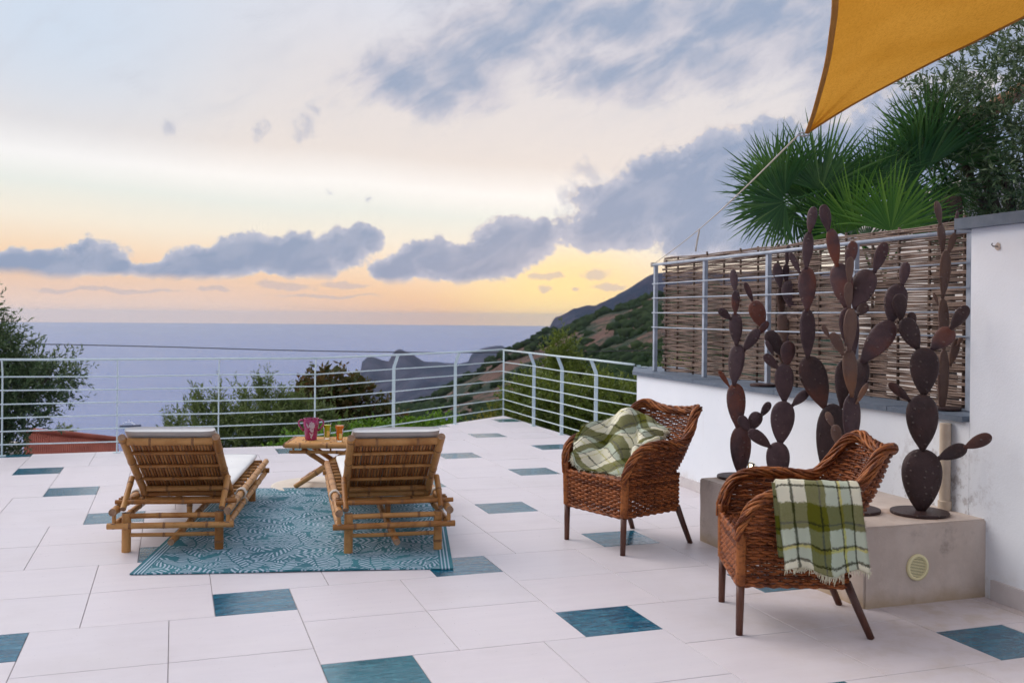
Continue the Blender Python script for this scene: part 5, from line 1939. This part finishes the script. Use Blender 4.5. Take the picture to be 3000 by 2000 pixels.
def tumbler(label, px, py, jm, hgt=0.128, fill=0.9):
    p = onz(px, py, TT)
    th = thing('juice_glass', label, 'glass', p, 0, 'glasses of juice on the table')
    mb_ = MB()
    ro0, ro1 = 0.024, 0.038
    mb_.lathe([(0.0, 0.0008), (ro0, 0.0008), (ro0 + 0.001, 0.014), (ro1, hgt), (ro1 - 0.0022, hgt), (ro0 - 0.0008, 0.016), (0.0, 0.0155)], 24, closed=True)
    mb_.build('tumbler', 'glass', th, auto=40)
    mb_ = MB()
    z1 = 0.0175 + (hgt - 0.02) * fill
    r1 = ro0 - 0.0018 + (ro1 - ro0) * (z1 - 0.016) / (hgt - 0.016)
    mb_.lathe([(0.0, 0.0175), (ro0 - 0.0018, 0.0175), (r1, z1), (0.0, z1 + 0.0005)], 24, closed=True)
    mb_.build('juice', jm, th, auto=40)
    mb_ = MB()
    rr = 0.024
    c = Vector((0.010, -0.030, 0.050))
    N = 20
    P = [c + Vector((0, -0.0012, 0))]
    for j in range(N):
        a = 2 * math.pi * j / N
        P.append(c + Vector((rr * 0.7 * math.cos(a), 0.010 * abs(math.cos(a)) ** 2 - 0.0012, rr * math.sin(a))))
    mb_.add(P, [(0, 1 + j, 1 + (j + 1) % N) for j in range(N)])
    mb_.build('citrus_slice', 'citrus', th)
    return th


tumbler('glass of yellow green juice beside the plum jug', 958, 1285, 'juice_green', 0.135)
tumbler('glass of orange juice nearest the right lounger', 994.5, 1293, 'juice_orange', 0.142, 0.97)

# ================================================================== SHADE SAIL AND ROPE
tip = at(2364, 390, 6.0)
eA = [tip, at(2385, 330, 5.55), at(2420, 200, 4.75), at(2437, 100, 4.20), at(2447, 0, 3.78), at(2452, -300, 3.0), at(2445, -800, 2.25)]
eB = [tip, at(2498, 306, 5.70), at(2715, 190, 5.25), at(2848, 126, 4.95), at(3000, 50, 4.62), at(3400, -150, 4.0), at(3900, -420, 3.4)]
mb = MB()
NA, NB = 48, 60
grid = []
for i in range(NA + 1):
    t_ = (i / NA) ** 1.3
    a, b = catmull(eA, t_), catmull(eB, t_)
    row = []
    for j in range(NB + 1):
        k = j / NB
        q = a.lerp(b, k)
        q.z += 0.05 * math.sin(math.pi * k) * t_ + (0.007 * math.sin(17 * k + 2 * t_) + 0.004 * math.sin(41 * k + 5 * t_)) * math.sin(math.pi * k) * (1.15 - t_)
        row.append(q)
    grid.append(row)
for row in grid:
    mb.v += [tuple(q) for q in row]
for i in range(NA):
    for j in range(NB):
        a = i * (NB + 1) + j
        mb.face((a, a + 1, a + NB + 2, a + NB + 1))
sail = mb.build('shade_sail', 'sail_cloth')
tag(sail, 'mustard yellow shade sail stretched across the top right corner', 'shade sail')
for E_, in ((eA,), (eB,)):
    mb = MB()
    pts = [catmull(E_, (k / 60) ** 1.3) for k in range(61)]
    mb.tube(pts, 0.013, 8, flat=0.4)
    mb.build('hem', 'sail_hem', sail)
mb = MB()
ring = [tip + Vector((0.035 * math.cos(a) - 0.02, 0, 0.010 * math.sin(a) - 0.008)) for a in [2 * math.pi * k / 20 for k in range(21)]]
mb.tube(ring, 0.005, 6)
mb.build('ring', 'steel', sail)

p0 = fence_pt(9.66)
knot = Vector((p0.x, p0.y, 1.992))
rope = MB()
kn = 26
pts = []
for k in range(kn + 1):
    t_ = k / kn
    q = knot.lerp(tip + Vector((-0.05, 0, -0.01)), t_)
    q.z -= 0.05 * math.sin(math.pi * t_)
    pts.append(q)
rope.tube(pts, [0.0035] * 14 + [0.005] * (kn - 13), 6)
ro = rope.build('sail_rope', 'rope')
tag(ro, 'thin pale rope from the sail corner to the screen post', 'rope')
mb = MB()
tp = pts[11]
mb.tube([tp, tp + Vector((-0.012, 0, -0.07)), tp + Vector((-0.025, 0, -0.14)), tp + Vector((-0.03, 0.0, -0.185))], 0.008, 6, flat=0.4)
mb.build('loose_end', 'rope', ro)
mb = MB()
for k in range(3):
    c = knot + Vector((0, 0, -0.012 * k))
    mb.tube([c + Vector((0.034 * math.cos(a), 0.034 * math.sin(a), 0.004 * math.sin(2 * a))) for a in [2 * math.pi * q / 16 for q in range(17)]], 0.006, 5)
mb.build('knot', 'rope', ro)

# ================================================================== PLANTS
def build_leaves(name, base, tip_, side, width, mt, parent, kind=None):
    """arrays (n,3): one folded diamond leaf each"""
    n = len(base)
    mid = base * 0.55 + tip_ * 0.45
    nrm = np.cross(tip_ - base, side)
    nl = np.linalg.norm(nrm, axis=1, keepdims=True) + 1e-9
    nrm = nrm / nl
    L = np.linalg.norm(tip_ - base, axis=1, keepdims=True)
    a = mid + side * width[:, None] / 2 + nrm * L * 0.05
    b = mid - side * width[:, None] / 2 + nrm * L * 0.05
    V = np.stack([base, a, tip_, b], 1).reshape(-1, 3)
    me = bpy.data.meshes.new(name)
    me.vertices.add(4 * n)
    me.vertices.foreach_set('co', V.astype(np.float32).ravel())
    me.loops.add(4 * n)
    me.loops.foreach_set('vertex_index', np.arange(4 * n, dtype=np.int32))
    me.polygons.add(n)
    me.polygons.foreach_set('loop_start', np.arange(0, 4 * n, 4, dtype=np.int32))
    me.polygons.foreach_set('loop_total', np.full(n, 4, dtype=np.int32))
    me.update(calc_edges=True)
    me.materials.append(MATS[mt])
    return link(name, me, parent)


def unit(a):
    return a / (np.linalg.norm(a, axis=1, keepdims=True) + 1e-9)


def foliage(parent, clumps, n_twig, per, leaf_l, leaf_w, mt, twig_l=0.3, up=0.4, seed=0, shell_=0.55, spread=0.8, droop=0.0):
    """clumps: (cx,cy,cz,rx,ry,rz) in parent space; leafy twigs fill their volumes"""
    rs_ = np.random.RandomState(seed)
    C = np.array(clumps, float)
    vol = (C[:, 3] * C[:, 4] * C[:, 5]) ** 0.72
    pick = rs_.choice(len(C), n_twig, p=vol / vol.sum())
    d = unit(rs_.randn(n_twig, 3))
    rad = shell_ + (1 - shell_) * rs_.rand(n_twig, 1) ** 0.5
    org = C[pick, :3] + d * rad * C[pick, 3:]
    tw = unit(d * spread + rs_.randn(n_twig, 3) * 0.45 + np.array([0, 0, up]))
    tl = twig_l * (0.5 + rs_.rand(n_twig, 1))
    k = (np.arange(per)[None, :, None] + rs_.rand(n_twig, per, 1) * 0.6) / per
    base = org[:, None] + tw[:, None] * tl[:, None] * k
    base[:, :, 2] -= droop * (k[:, :, 0] ** 2) * tl
    ld = unit((tw[:, None] * 0.75 + rs_.randn(n_twig, per, 3) * 0.55).reshape(-1, 3))
    ll = leaf_l * (0.6 + 0.7 * rs_.rand(n_twig * per, 1))
    base = base.reshape(-1, 3)
    tipp = base + ld * ll
    sd_ = unit(np.cross(ld, unit(rs_.randn(n_twig * per, 3))))
    wd = leaf_w * (0.7 + 0.6 * rs_.rand(n_twig * per))
    o = build_leaves('crown', base, tipp, sd_, wd, mt, parent)
    # bare twigs
    mb_ = MB()
    for q in range(0, n_twig, 8):
        a = Vector(org[q])
        b = a + Vector(tw[q]) * float(tl[q, 0])
        mb_.tube([a - Vector(tw[q]) * 0.1, b], [0.003, 0.0012], 3, cap=False)
    tag(mb_.build('twigs', 'bark', parent), kind='stuff')
    return o


def limbs(parent, base_z, top, targets, r=0.09, seed=1):
    rr = random.Random(seed)
    mb_ = MB()
    t0 = Vector(top)
    b0 = Vector((t0.x * 0.3, t0.y * 0.3, base_z))
    m1 = b0.lerp(t0, 0.5) + Vector((rr.uniform(-0.15, 0.15), rr.uniform(-0.15, 0.15), 0))
    mb_.tube([b0, b0.lerp(m1, 0.5), m1, t0], [r * 1.3, r * 1.05, r * 0.9, r * 0.75], 8)
    for g in targets:
        g = Vector(g[:3])
        m = t0.lerp(g, 0.5) + Vector((rr.uniform(-0.1, 0.1), rr.uniform(-0.1, 0.1), 0.08))
        mb_.tube([t0, m, g], [r * 0.55, r * 0.35, r * 0.12], 6)
    mb_.build('trunk', 'bark', parent)


# olive tree at the left edge
tr = thing('olive_tree', 'tall dark green olive tree beyond the railing at the left edge', 'tree', (-7.05, 12.4, 0))
cl = [(-0.15, 0, 0.45, 1.10, 1.0, 0.70), (0.85, 0, 0.50, 0.60, 0.6, 0.30), (1.20, 0.1, 0.66, 0.30, 0.35, 0.18), (0.30, 0, -0.40, 0.52, 0.6, 0.42), (-0.2, 0, -0.9, 0.80, 0.8, 0.55), (-0.2, 0, 1.05, 0.80, 0.7, 0.50), (0.18, 0.0, 1.45, 0.30, 0.34, 0.36),
      (0.52, 0, 0.95, 0.38, 0.4, 0.32), (-0.9, 0.2, 1.2, 0.7, 0.7, 0.6), (-1.2, 0, 0, 0.9, 0.9, 1.0), (0.85, -0.1, 0.12, 0.40, 0.4, 0.17), (-0.4, 0.1, -1.5, 0.7, 0.7, 0.4)]
limbs(tr, -4.4, (-0.2, 0.1, -1.2), cl, 0.13, 3)
foliage(tr, cl, 5600, 16, 0.076, 0.021, 'leaf_olive_dark', 0.24, 0.45, seed=11, shell_=0.2)

# olive shrub behind the railing, with upright shoots
tr = thing('olive_bush', 'grey green olive bush with upright shoots behind the railing', 'bush', (-3.65, 13.4, 0))
cl = [(0, 0, -0.75, 1.15, 0.9, 0.85), (-0.85, 0, -0.85, 0.65, 0.6, 0.50), (0.55, 0, -0.55, 0.85, 0.7, 0.75), (-0.45, 0, -0.25, 0.55, 0.5, 0.45), (0.35, 0, -0.10, 0.50, 0.5, 0.38), (1.0, 0.2, -0.7, 0.7, 0.6, 0.7), (0, 0.2, -1.6, 1.5, 1.0, 0.7), (-1.15, 0.0, -1.15, 0.5, 0.5, 0.35)]
limbs(tr, -4.6, (0, 0.1, -1.9), cl, 0.08, 5)
foliage(tr, cl, 4600, 16, 0.072, 0.019, 'leaf_olive', 0.26, 0.65, seed=21, shell_=0.35, spread=0.5)
up_ = [(-0.62, 0, 0.10, 0.08, 0.1, 0.22), (-0.30, 0, 0.08, 0.08, 0.1, 0.22), (0.02, 0, 0.15, 0.08, 0.1, 0.2), (0.28, 0, 0.30, 0.13, 0.1, 0.25), (0.52, 0, 0.10, 0.08, 0.1, 0.20), (-0.95, 0, -0.3, 0.1, 0.1, 0.22), (-1.3, 0, -0.75, 0.1, 0.1, 0.2), (0.8, 0, 0.0, 0.1, 0.1, 0.2), (1.15, 0, 0.0, 0.1, 0.1, 0.2)]
o = foliage(tr, up_, 260, 16, 0.070, 0.017, 'leaf_olive', 0.30, 1.6, seed=23, shell_=0.0, spread=0.2)
o.name = 'shoots'

# dark broad-leaved bush at the bend of the railing
tr = thing('broadleaf_bush', 'dark bush with rounder reddish leaves at the bend of the railing', 'bush', (-2.62, 14.7, 0))
cl = [(0, 0, -0.55, 0.62, 0.6, 0.75), (0.45, 0, -0.55, 0.52, 0.5, 0.48), (-0.10, 0, 0.22, 0.40, 0.4, 0.35), (0.30, 0, 0.12, 0.34, 0.35, 0.30), (-0.45, 0, -0.1, 0.36, 0.4, 0.36), (0.70, 0, -0.30, 0.26, 0.3, 0.26), (0.66, 0, -0.85, 0.36, 0.4, 0.4), (0, 0, -1.5, 0.9, 0.8, 0.6)]
limbs(tr, -4.9, (0, 0, -1.6), cl, 0.07, 7)
foliage(tr, cl, 2000, 11, 0.095, 0.055, 'leaf_broad', 0.22, 0.55, seed=31, shell_=0.4, spread=0.6)

# clipped bright hedge below the slanting edge
tr = thing('green_hedge', 'bright green clipped hedge just outside the slanting terrace edge', 'hedge', (0, 0, 0))
hc = []
for k in range(15):
    t_ = k / 14
    p = Vector((-2.60, 11.9)).lerp(Vector((-0.95, 14.6)), t_)
    hc.append((p.x, p.y, -0.38 - 0.06 * t_ + 0.05 * math.sin(k * 2.1), 0.36, 0.36, 0.34))
foliage(tr, hc, 3000, 10, 0.058, 0.034, 'leaf_hedge', 0.14, 0.7, seed=41, shell_=0.45)

# yellowish shrub at the far corner
tr = thing('yellow_shrub', 'small yellow green shrub outside the far terrace corner', 'bush', (0, 0, 0))
c_ = at(1455, 1212, 15.6)
foliage(tr, [(c_.x, 15.6, c_.z - 0.12, 0.20, 0.3, 0.18), (c_.x + 0.35, 15.8, c_.z - 0.18, 0.3, 0.3, 0.16), (c_.x - 0.15, 15.8, c_.z - 0.4, 0.4, 0.4, 0.25)], 260, 10, 0.05, 0.024, 'leaf_yellow', 0.14, 0.6, seed=43)

# young pine like tree and thicket behind the right hand railing
tr = thing('pine_tree', 'bushy green pine with a pointed top behind the right hand railing', 'tree', (0.85, 17.0, 0))
cl = [(0.02, 0, 0.80, 0.20, 0.22, 0.35), (0.05, 0, 0.42, 0.36, 0.35, 0.34), (0.24, 0, 0.18, 0.40, 0.4, 0.30), (-0.18, 0, 0.12, 0.40, 0.4, 0.32), (-0.42, 0, -0.25, 0.42, 0.45, 0.40), (0.30, 0, -0.25, 0.55, 0.5, 0.42), (-0.55, 0, -0.75, 0.50, 0.5, 0.42), (0.25, 0, -0.85, 0.75, 0.6, 0.55),
      (0.95, 0, -0.75, 0.55, 0.5, 0.42), (-0.62, 0, -1.3, 0.6, 0.6, 0.5), (0.6, 0, -1.45, 1.0, 0.7, 0.6)]
limbs(tr, -5.2, (0, 0, -1.5), cl, 0.09, 9)
foliage(tr, cl, 4600, 16, 0.075, 0.021, 'leaf_pine', 0.22, 0.5, seed=51, shell_=0.30)
tr = thing('thicket_bush', 'yellow green thicket low behind the railing beside the white wall', 'bush', (1.75, 14.6, 0))
cl = [(0.15, -0.7, 0.05, 0.50, 0.5, 0.45), (-0.45, -0.1, 0.10, 0.50, 0.5, 0.42), (0.65, -0.2, 0.25, 0.55, 0.5, 0.45), (-1.05, 0.4, 0.05, 0.5, 0.5, 0.45), (-1.5, 0.8, -0.1, 0.45, 0.5, 0.55), (-0.6, 0, -0.35, 0.5, 0.5, 0.35), (0.0, 0, -0.20, 0.55, 0.5, 0.40), (0.45, 0, -0.10, 0.45, 0.5, 0.38), (-0.2, 0, -0.9, 1.0, 0.8, 0.55), (0.6, 0, -0.75, 0.7, 0.7, 0.6), (-0.9, 0, -1.0, 0.55, 0.5, 0.45), (0, 0, -1.6, 1.4, 0.8, 0.6)]
limbs(tr, -5.0, (0, 0, -1.8), cl, 0.06, 10)
foliage(tr, cl, 6500, 14, 0.070, 0.024, 'leaf_pine', 0.22, 0.55, seed=61, shell_=0.35)

# olive on the right, behind the screen and the tall wall
tr = thing('olive_tree', 'large olive tree above the tall white wall at the right edge', 'tree', (4.9, 9.3, 0))
cl = [(0.15, 0, 3.55, 1.0, 0.9, 0.85), (-0.62, 0, 3.55, 0.50, 0.5, 0.34), (-0.85, 0, 3.42, 0.22, 0.3, 0.20), (-0.35, 0, 3.05, 0.60, 0.6, 0.42), (0.2, -0.2, 2.75, 0.90, 0.8, 0.55), (-0.45, 0, 2.45, 0.52, 0.5, 0.38), (0.75, 0, 2.9, 0.8, 0.8, 0.9), (0.4, 0, 4.2, 0.9, 0.8, 0.5), (-0.1, 0, 2.25, 0.6, 0.5, 0.3), (1.2, 0, 3.9, 0.9, 0.8, 0.8)]
limbs(tr, -0.6, (-0.1, 0, 1.9), cl, 0.11, 12)
foliage(tr, cl, 2300, 17, 0.074, 0.018, 'leaf_olive_dark', 0.28, 0.3, seed=71, shell_=0.35, droop=0.15)


# fan palms behind the reed screen
def fan_mesh(seed, L, mt, n=38, span=R(158)):
    rr = random.Random(seed)
    mb_ = MB()
    for k in range(n):
        a = -span / 2 + span * k / (n - 1) + rr.uniform(-0.03, 0.03)
        ln_ = L * (0.80 + 0.20 * math.cos(a * 0.8)) * rr.uniform(0.86, 1.08)
        d = Vector((math.sin(a), 0, math.cos(a)))
        s_ = Vector((math.cos(a), 0, -math.sin(a)))
        wmax = 0.0098 * L / 0.6
        droop = rr.uniform(0.04, 0.24) * L
        cup = 0.10 * L * (1 - math.cos(a))
        lev = [(0.02, 0.18), (0.22, 0.66), (0.40, 1.0), (0.62, 0.74), (0.84, 0.36), (1.0, 0.02)]
        base = len(mb_.v)
        for (q, wv_) in lev:
            c = d * (ln_ * q) + Vector((0, -cup * q - droop * q ** 3 * (0.4 + abs(math.sin(a))), -droop * 0.7 * q ** 3))
            w_ = wmax * wv_
            f_ = w_ * 0.55
            mb_.v += [tuple(c - s_ * w_ + Vector((0, f_, 0))), tuple(c), tuple(c + s_ * w_ + Vector((0, f_, 0)))]
        for q in range(len(lev) - 1):
            for j in (0, 1):
                i0 = base + 3 * q + j
                mb_.face((i0, i0 + 1, i0 + 4, i0 + 3))
    mb_.tube([(0, 0, 0.02), (0, 0.02, -0.2), (0, 0.06, -0.45)], [0.008, 0.010, 0.013], 6)
    return mb_.mesh('frond', [mt])


FAN = {('leaf_palm', k): fan_mesh(80 + k, 0.62, 'leaf_palm') for k in range(4)}
FAN.update({('leaf_palm_bright', k): fan_mesh(95 + k, 0.62, 'leaf_palm_bright') for k in range(2)})


def frond(parent, hub, d, face, mt, scale, k):
    o = link('frond', FAN[(mt, k)], parent)
    d = Vector(d).normalized()
    y = Vector(face) - d * Vector(face).dot(d)
    y.normalize()
    x = y.cross(d)
    M_ = Matrix((x, y, d)).transposed().to_4x4()
    M_ = Matrix.Translation(Vector(hub) - Vector(parent.location)) @ M_ @ Matrix.Scale(scale, 4)
    o.matrix_local = M_
    return o


def palm(label, crown, base_z, fr, trunk_r=0.07, extra=7, seed=0, mt='leaf_palm'):
    c = Vector(crown)
    th = thing('fan_palm', label, 'palm', (c.x, c.y, base_z), 0, 'fan palms behind the reed screen')
    mb_ = MB()
    n = 26
    hz = c.z - base_z - 0.25
    mb_.tube([(0.03 * math.sin(k * 0.3), 0, hz * k / n) for k in range(n + 1)], [trunk_r * (1.0 + (0.22 if k % 2 else 0)) for k in range(n + 1)], 10)
    mb_.build('trunk', 'palm_trunk', th)
    rr = random.Random(seed)
    for i, f_ in enumerate(fr):
        (px, py, dY, dx_, dz_, dyy, sc_) = f_[:7]
        m_ = f_[7] if len(f_) > 7 else mt
        frond(th, at(px, py, c.y + dY), (dx_, dyy, dz_), (0.1, 1, 0.0) if abs(dyy) < 0.5 else (0, 0.3, 1), m_, sc_, (i + seed) % (4 if m_ == 'leaf_palm' else 2))
    for i in range(extra):
        a = 2 * math.pi * (i + rr.random() * 0.6) / extra
        d = Vector((math.cos(a), abs(math.sin(a)) * 0.9 + 0.1, rr.uniform(-0.05, 0.7)))
        frond(th, c + d.normalized() * 0.28, d, (0, 0.2, -1), mt, rr.uniform(0.75, 1.0), i % 4)
    return th


palm('fan palm with dark spreading fans at the left, behind the reed screen', (2.66, 8.9, 2.30), -0.3,
     [(2405, 562, 0.0, 0.12, 1, -0.05, 1.25), (2300, 572, -0.05, -0.80, 0.62, -0.1, 1.14), (2300, 592, -0.1, -0.95, -0.30, -0.1, 1.07), (2360, 572, 0.1, -0.35, 1, 0.0, 1.10), (2450, 582, 0.1, 0.60, 0.8, 0.1, 1.04), (2330, 622, 0.1, -0.55, -0.8, -0.2, 0.87),
      (2395, 622, 0.15, -0.1, 1, 0.2, 0.81), (2290, 532, 0.1, -0.55, 0.85, 0.1, 0.93)], seed=1, extra=3)
palm('low fan palm with bright green fans between the two darker palms', (3.30, 8.8, 2.05), -0.3,
     [(2610, 677, -0.25, 0.05, 1, -0.1, 1.10, 'leaf_palm_bright'), (2510, 672, -0.1, -0.40, 1, 0.0, 1.04, 'leaf_palm_bright'), (2580, 532, 0.2, -0.12, 1, 0.1, 0.93), (2670, 682, 0.1, 0.6, 0.85, 0.0, 0.99), (2470, 672, 0.1, -0.75, 0.6, 0, 0.87), (2540, 552, 0.2, -0.7, 0.7, 0.1, 0.75), (2620, 592, 0.2, 0.4, 1, 0.1, 0.87)], seed=2, extra=2)
palm('taller fan palm on a thick trunk beside the olive tree', (4.02, 9.1, 2.85), -0.3,
     [(2720, 492, 0.0, -0.50, 1, -0.1, 1.33), (2740, 452, 0.1, 0.0, 1, 0.0, 1.28), (2700, 512, 0.0, -0.95, 0.55, -0.1, 1.16), (2790, 472, 0.1, 0.45, 1, 0.0, 1.10), (2705, 562, 0.1, -0.85, -0.30, 0.0, 0.93), (2770, 542, 0.1, 0.3, -0.8, 0.0, 0.81), (2745, 412, 0.1, -0.25, 1, 0.1, 1.04)], trunk_r=0.085, seed=3, extra=3)

# ================================================================== BACKGROUND BUILDINGS, BOAT, CABLE
# house roof among the olive leaves, upper right
hs = thing('neighbour_house', 'tiled roof corner of a house half hidden by the right olive tree', 'house', (0, 0, 0))
e0, e1 = at(2800, 376, 11.0), at(3010, 250, 11.0)
ud = (e1 - e0).normalized()
for k in range(9):
    mb = MB()
    a = e0 + ud * (0.19 * k - 0.02)
    b = e0 + ud * (0.19 * k + 0.22)
    mb.tube([a + Vector((0, 0, 0.012)), b + Vector((0, 0, -0.004))], [0.075, 0.062], 10)
    mb.build('verge_tile', 'roof_tile', hs)
mb = MB()
P = [e0 + Vector((0.05, 0.05, -0.05)), e1 + Vector((0.6, 0.05, 0.3)), e1 + Vector((0.6, 3.5, 0.3)), e0 + Vector((0.05, 3.5, -0.05))]
mb.add(P + [p - Vector((0, 0, 0.06)) for p in P], [(0, 1, 2, 3), (7, 6, 5, 4), (0, 4, 5, 1), (1, 5, 6, 2), (2, 6, 7, 3), (3, 7, 4, 0)])
mb.build('roof', 'roof_tile', hs, smooth=False)
mb = MB()
q = e0 + Vector((0.10, 0.0, -0.13))
mb.tube([q + Vector((-0.10, -0.08, 0.02)), q + Vector((0.02, 0.2, 0)), q + Vector((0.05, 3.4, 0))], 0.085, 10)
mb.box(q + Vector((0.16, 0.1, 0.0)), (0.34, 0.12, 0.10))
mb.build('gutter', 'gutter', hs)
mb = MB()
mb.box((e0.x + 1.6, 13.2, 1.3), (2.6, 3.6, 3.6))
mb.build('wall', 'house_white', hs, smooth=False)

# red roof below the terrace on the left
YH = 42.0
h2 = thing('red_roof_house', 'low house with a red tiled roof below the terrace on the left', 'house', (0, 0, 0))
r0, r1 = at(72, 1264, YH), at(345, 1292, YH + 1.0)
f0, f1 = at(60, 1352, YH - 7), at(372, 1352, YH - 6)
f0.z = f1.z = min(r0.z, r1.z) - 2.2
bk0, bk1 = Vector((r0.x * 1.14, r0.y + 6, r0.z - 2.6)), Vector((r1.x * 1.16, r1.y + 6, r1.z - 2.6))
mb = MB()
NRB = 46
for (A, B, C_, D) in ((f0, f1, r1, r0), (r0, r1, bk1, bk0)):
    for k in range(NRB):
        for i, (a0, c0) in enumerate(((A.lerp(B, k / NRB), D.lerp(C_, k / NRB)),)):
            a1, c1 = A.lerp(B, (k + 0.5) / NRB), D.lerp(C_, (k + 0.5) / NRB)
            a2, c2_ = A.lerp(B, (k + 1) / NRB), D.lerp(C_, (k + 1) / NRB)
            up1 = Vector((0, 0, 0.06))
            mb.add([a0, a1 + up1, a2, c2_, c1 + up1, c0], [(0, 1, 4, 5), (1, 2, 3, 4)])
rf = mb.build('roof', 'roof_red', h2, smooth=False)
mb = MB()
mb.tube([r0 + Vector((-0.1, 0, 0.05)), r0.lerp(r1, 0.5) + Vector((0, 0, 0.08)), r1 + Vector((0.1, 0, 0.05))], 0.14, 8)
mb.build('ridge', 'roof_red', rf)
mb = MB()
w0 = f0.lerp(f1, 0.03) + Vector((0, 0.5, 0))
w1 = f0.lerp(f1, 0.97) + Vector((0, 0.5, 0))
mb.prism([(w0.x, w0.y), (w1.x, w1.y), (r1.x - 0.4, r1.y), (r0.x + 0.4, r0.y)], f0.z - 4, f0.z + 0.05)
mb.build('wall', 'house_white', h2, smooth=False)
cpt = at(40, 1322, YH - 4)
mb = MB()
mb.box((cpt.x, cpt.y, cpt.z - 0.8), (0.32, 0.32, 2.2), bev=0.02)
mb.box((cpt.x, cpt.y, cpt.z + 0.33), (0.40, 0.40, 0.07))
mb.build('chimney', 'house_white', h2, smooth=False)
tr = thing('distant_tree', 'small rounded tree top just behind the red roof', 'tree', (0, 0, 0))
c_ = at(190, 1262, 52)
limbs(tr, c_.z - 4, (c_.x, 52, c_.z - 0.9), [(c_.x + 0.3, 52, c_.z), (c_.x - 0.3, 52, c_.z)], 0.1, 20)
foliage(tr, [(c_.x, 52, c_.z - 0.1, 0.42, 0.4, 0.28), (c_.x + 0.1, 52, c_.z - 0.6, 0.7, 0.6, 0.4)], 160, 10, 0.14, 0.06, 'leaf_olive', 0.25, 0.5, seed=91)

# blue tarpaulin over something on the slope
mb = MB()
bp_ = at(1312, 1236, 21.0)
N = 9
for i in range(N):
    for j in range(N):
        u_, v_ = i / (N - 1), j / (N - 1)
        mb.v.append((bp_.x - 0.19 + 0.38 * u_, 21.0 + 0.6 * v_, bp_.z - 0.12 + 0.26 * math.sin(math.pi * (0.15 + 0.7 * v_)) + 0.02 * math.sin(7 * u_ + 4 * v_) - 0.10 * (1 - u_)))
for i in range(N - 1):
    for j in range(N - 1):
        mb.face((i * N + j, (i + 1) * N + j, (i + 1) * N + j + 1, i * N + j + 1))
b0 = len(mb.v)
for i in range(N):
    mb.v.append((mb.v[i * N][0], 21.0, bp_.z - 0.9))
for i in range(N - 1):
    mb.face((i * N, b0 + i, b0 + i + 1, (i + 1) * N))
tag(mb.build('blue_tarpaulin', 'tarp_blue'), 'small dark blue tarpaulin on the slope below the railing', 'tarpaulin')

# motor yacht on the sea
yc = onz(382, 1250, SEA)
ya = thing('motor_yacht', 'white motor yacht lying on the sea beyond the railing', 'yacht', yc, R(8))
mb = MB()
Lh, Bh = 27.0, 6.0
secs = []
for k in range(9):
    t_ = k / 8
    x = -Lh / 2 + Lh * t_
    hw = Bh / 2 * (1 - max(0, (t_ - 0.55) / 0.45) ** 2.0) * (0.9 + 0.1 * min(1, t_ * 4))
    hgt = 2.2 + 1.3 * max(0, t_ - 0.3)
    secs.append([(x, -hw, hgt), (x, -hw * 0.75, -0.3), (x, hw * 0.75, -0.3), (x, hw, hgt)])
for sct in secs:
    mb.v += sct
for k in range(8):
    for j in range(3):
        mb.face((4 * k + j, 4 * k + 4 + j, 4 * k + 5 + j, 4 * k + 1 + j))
    mb.face((4 * k, 4 * k + 3, 4 * k + 7, 4 * k + 4))
mb.face((0, 1, 2, 3))
mb.build('hull', 'yacht_dark', ya, smooth=False)
for (x0, x1, z0, z1, hw) in ((-10, 6, 2.3, 4.6, 2.5), (-7, 3, 4.6, 6.4, 2.2)):
    mb = MB()
    P = [(x0, -hw, z0), (x1, -hw, z0), (x1, hw, z0), (x0, hw, z0), (x0 + 0.4, -hw, z1), (x1 - 1.8, -hw, z1), (x1 - 1.8, hw, z1), (x0 + 0.4, hw, z1)]
    mb.add(P, [(3, 2, 1, 0), (4, 5, 6, 7), (0, 1, 5, 4), (1, 2, 6, 5), (2, 3, 7, 6), (3, 0, 4, 7)])
    mb.build('deckhouse', 'yacht_white', ya, smooth=False)
mb = MB()
mb.tube([(-1.5, 0, 6.4), (-2.0, 0, 9.5)], [0.5, 0.2], 8)
mb.box((-1.7, 0, 8.3), (0.6, 3.0, 0.3))
mb.build('mast', 'yacht_white', ya, smooth=False)

# overhead cable beyond the railing
mb = MB()
cpts = [(-300, 1003), (200, 1009), (500, 1016), (800, 1025), (1000, 1029), (1150, 1031), (1330, 1033), (1600, 1032), (1900, 1026), (2400, 1010)]
mb.tube([at(a, b, 24.0 + 0.0015 * (a - 1000)) for a, b in cpts], 0.011, 6)
tag(mb.build('overhead_cable', 'cable'), 'thin dark overhead cable crossing in front of the sea', 'cable')

# ================================================================== HAZE
mb = MB()
mb.box((0, 0, (SEA - 1.0 + 46) / 2), (36000, 36000, 46 - (SEA - 1.0)))
me = mb.mesh('haze', [], False) if False else None
hz = bpy.data.meshes.new('haze')
hz.from_pydata(mb.v, [], mb.f)
mh = bpy.data.materials.new('haze')
mh.use_nodes = True
t = NT(mh.node_tree)
pv = t.n('ShaderNodeVolumePrincipled', {'Color': (0.74, 0.80, 0.96), 'Density': 0.00005, 'Anisotropy': 0.6})
oo = t.n('ShaderNodeOutputMaterial')
t.t.links.new(pv.outputs[0], oo.inputs['Volume'])
hz.materials.append(mh)
ho = link('haze', hz)
ho['kind'] = 'stuff'
ho['label'] = 'pale blue evening haze over the sea and hills'
ho['category'] = 'haze'
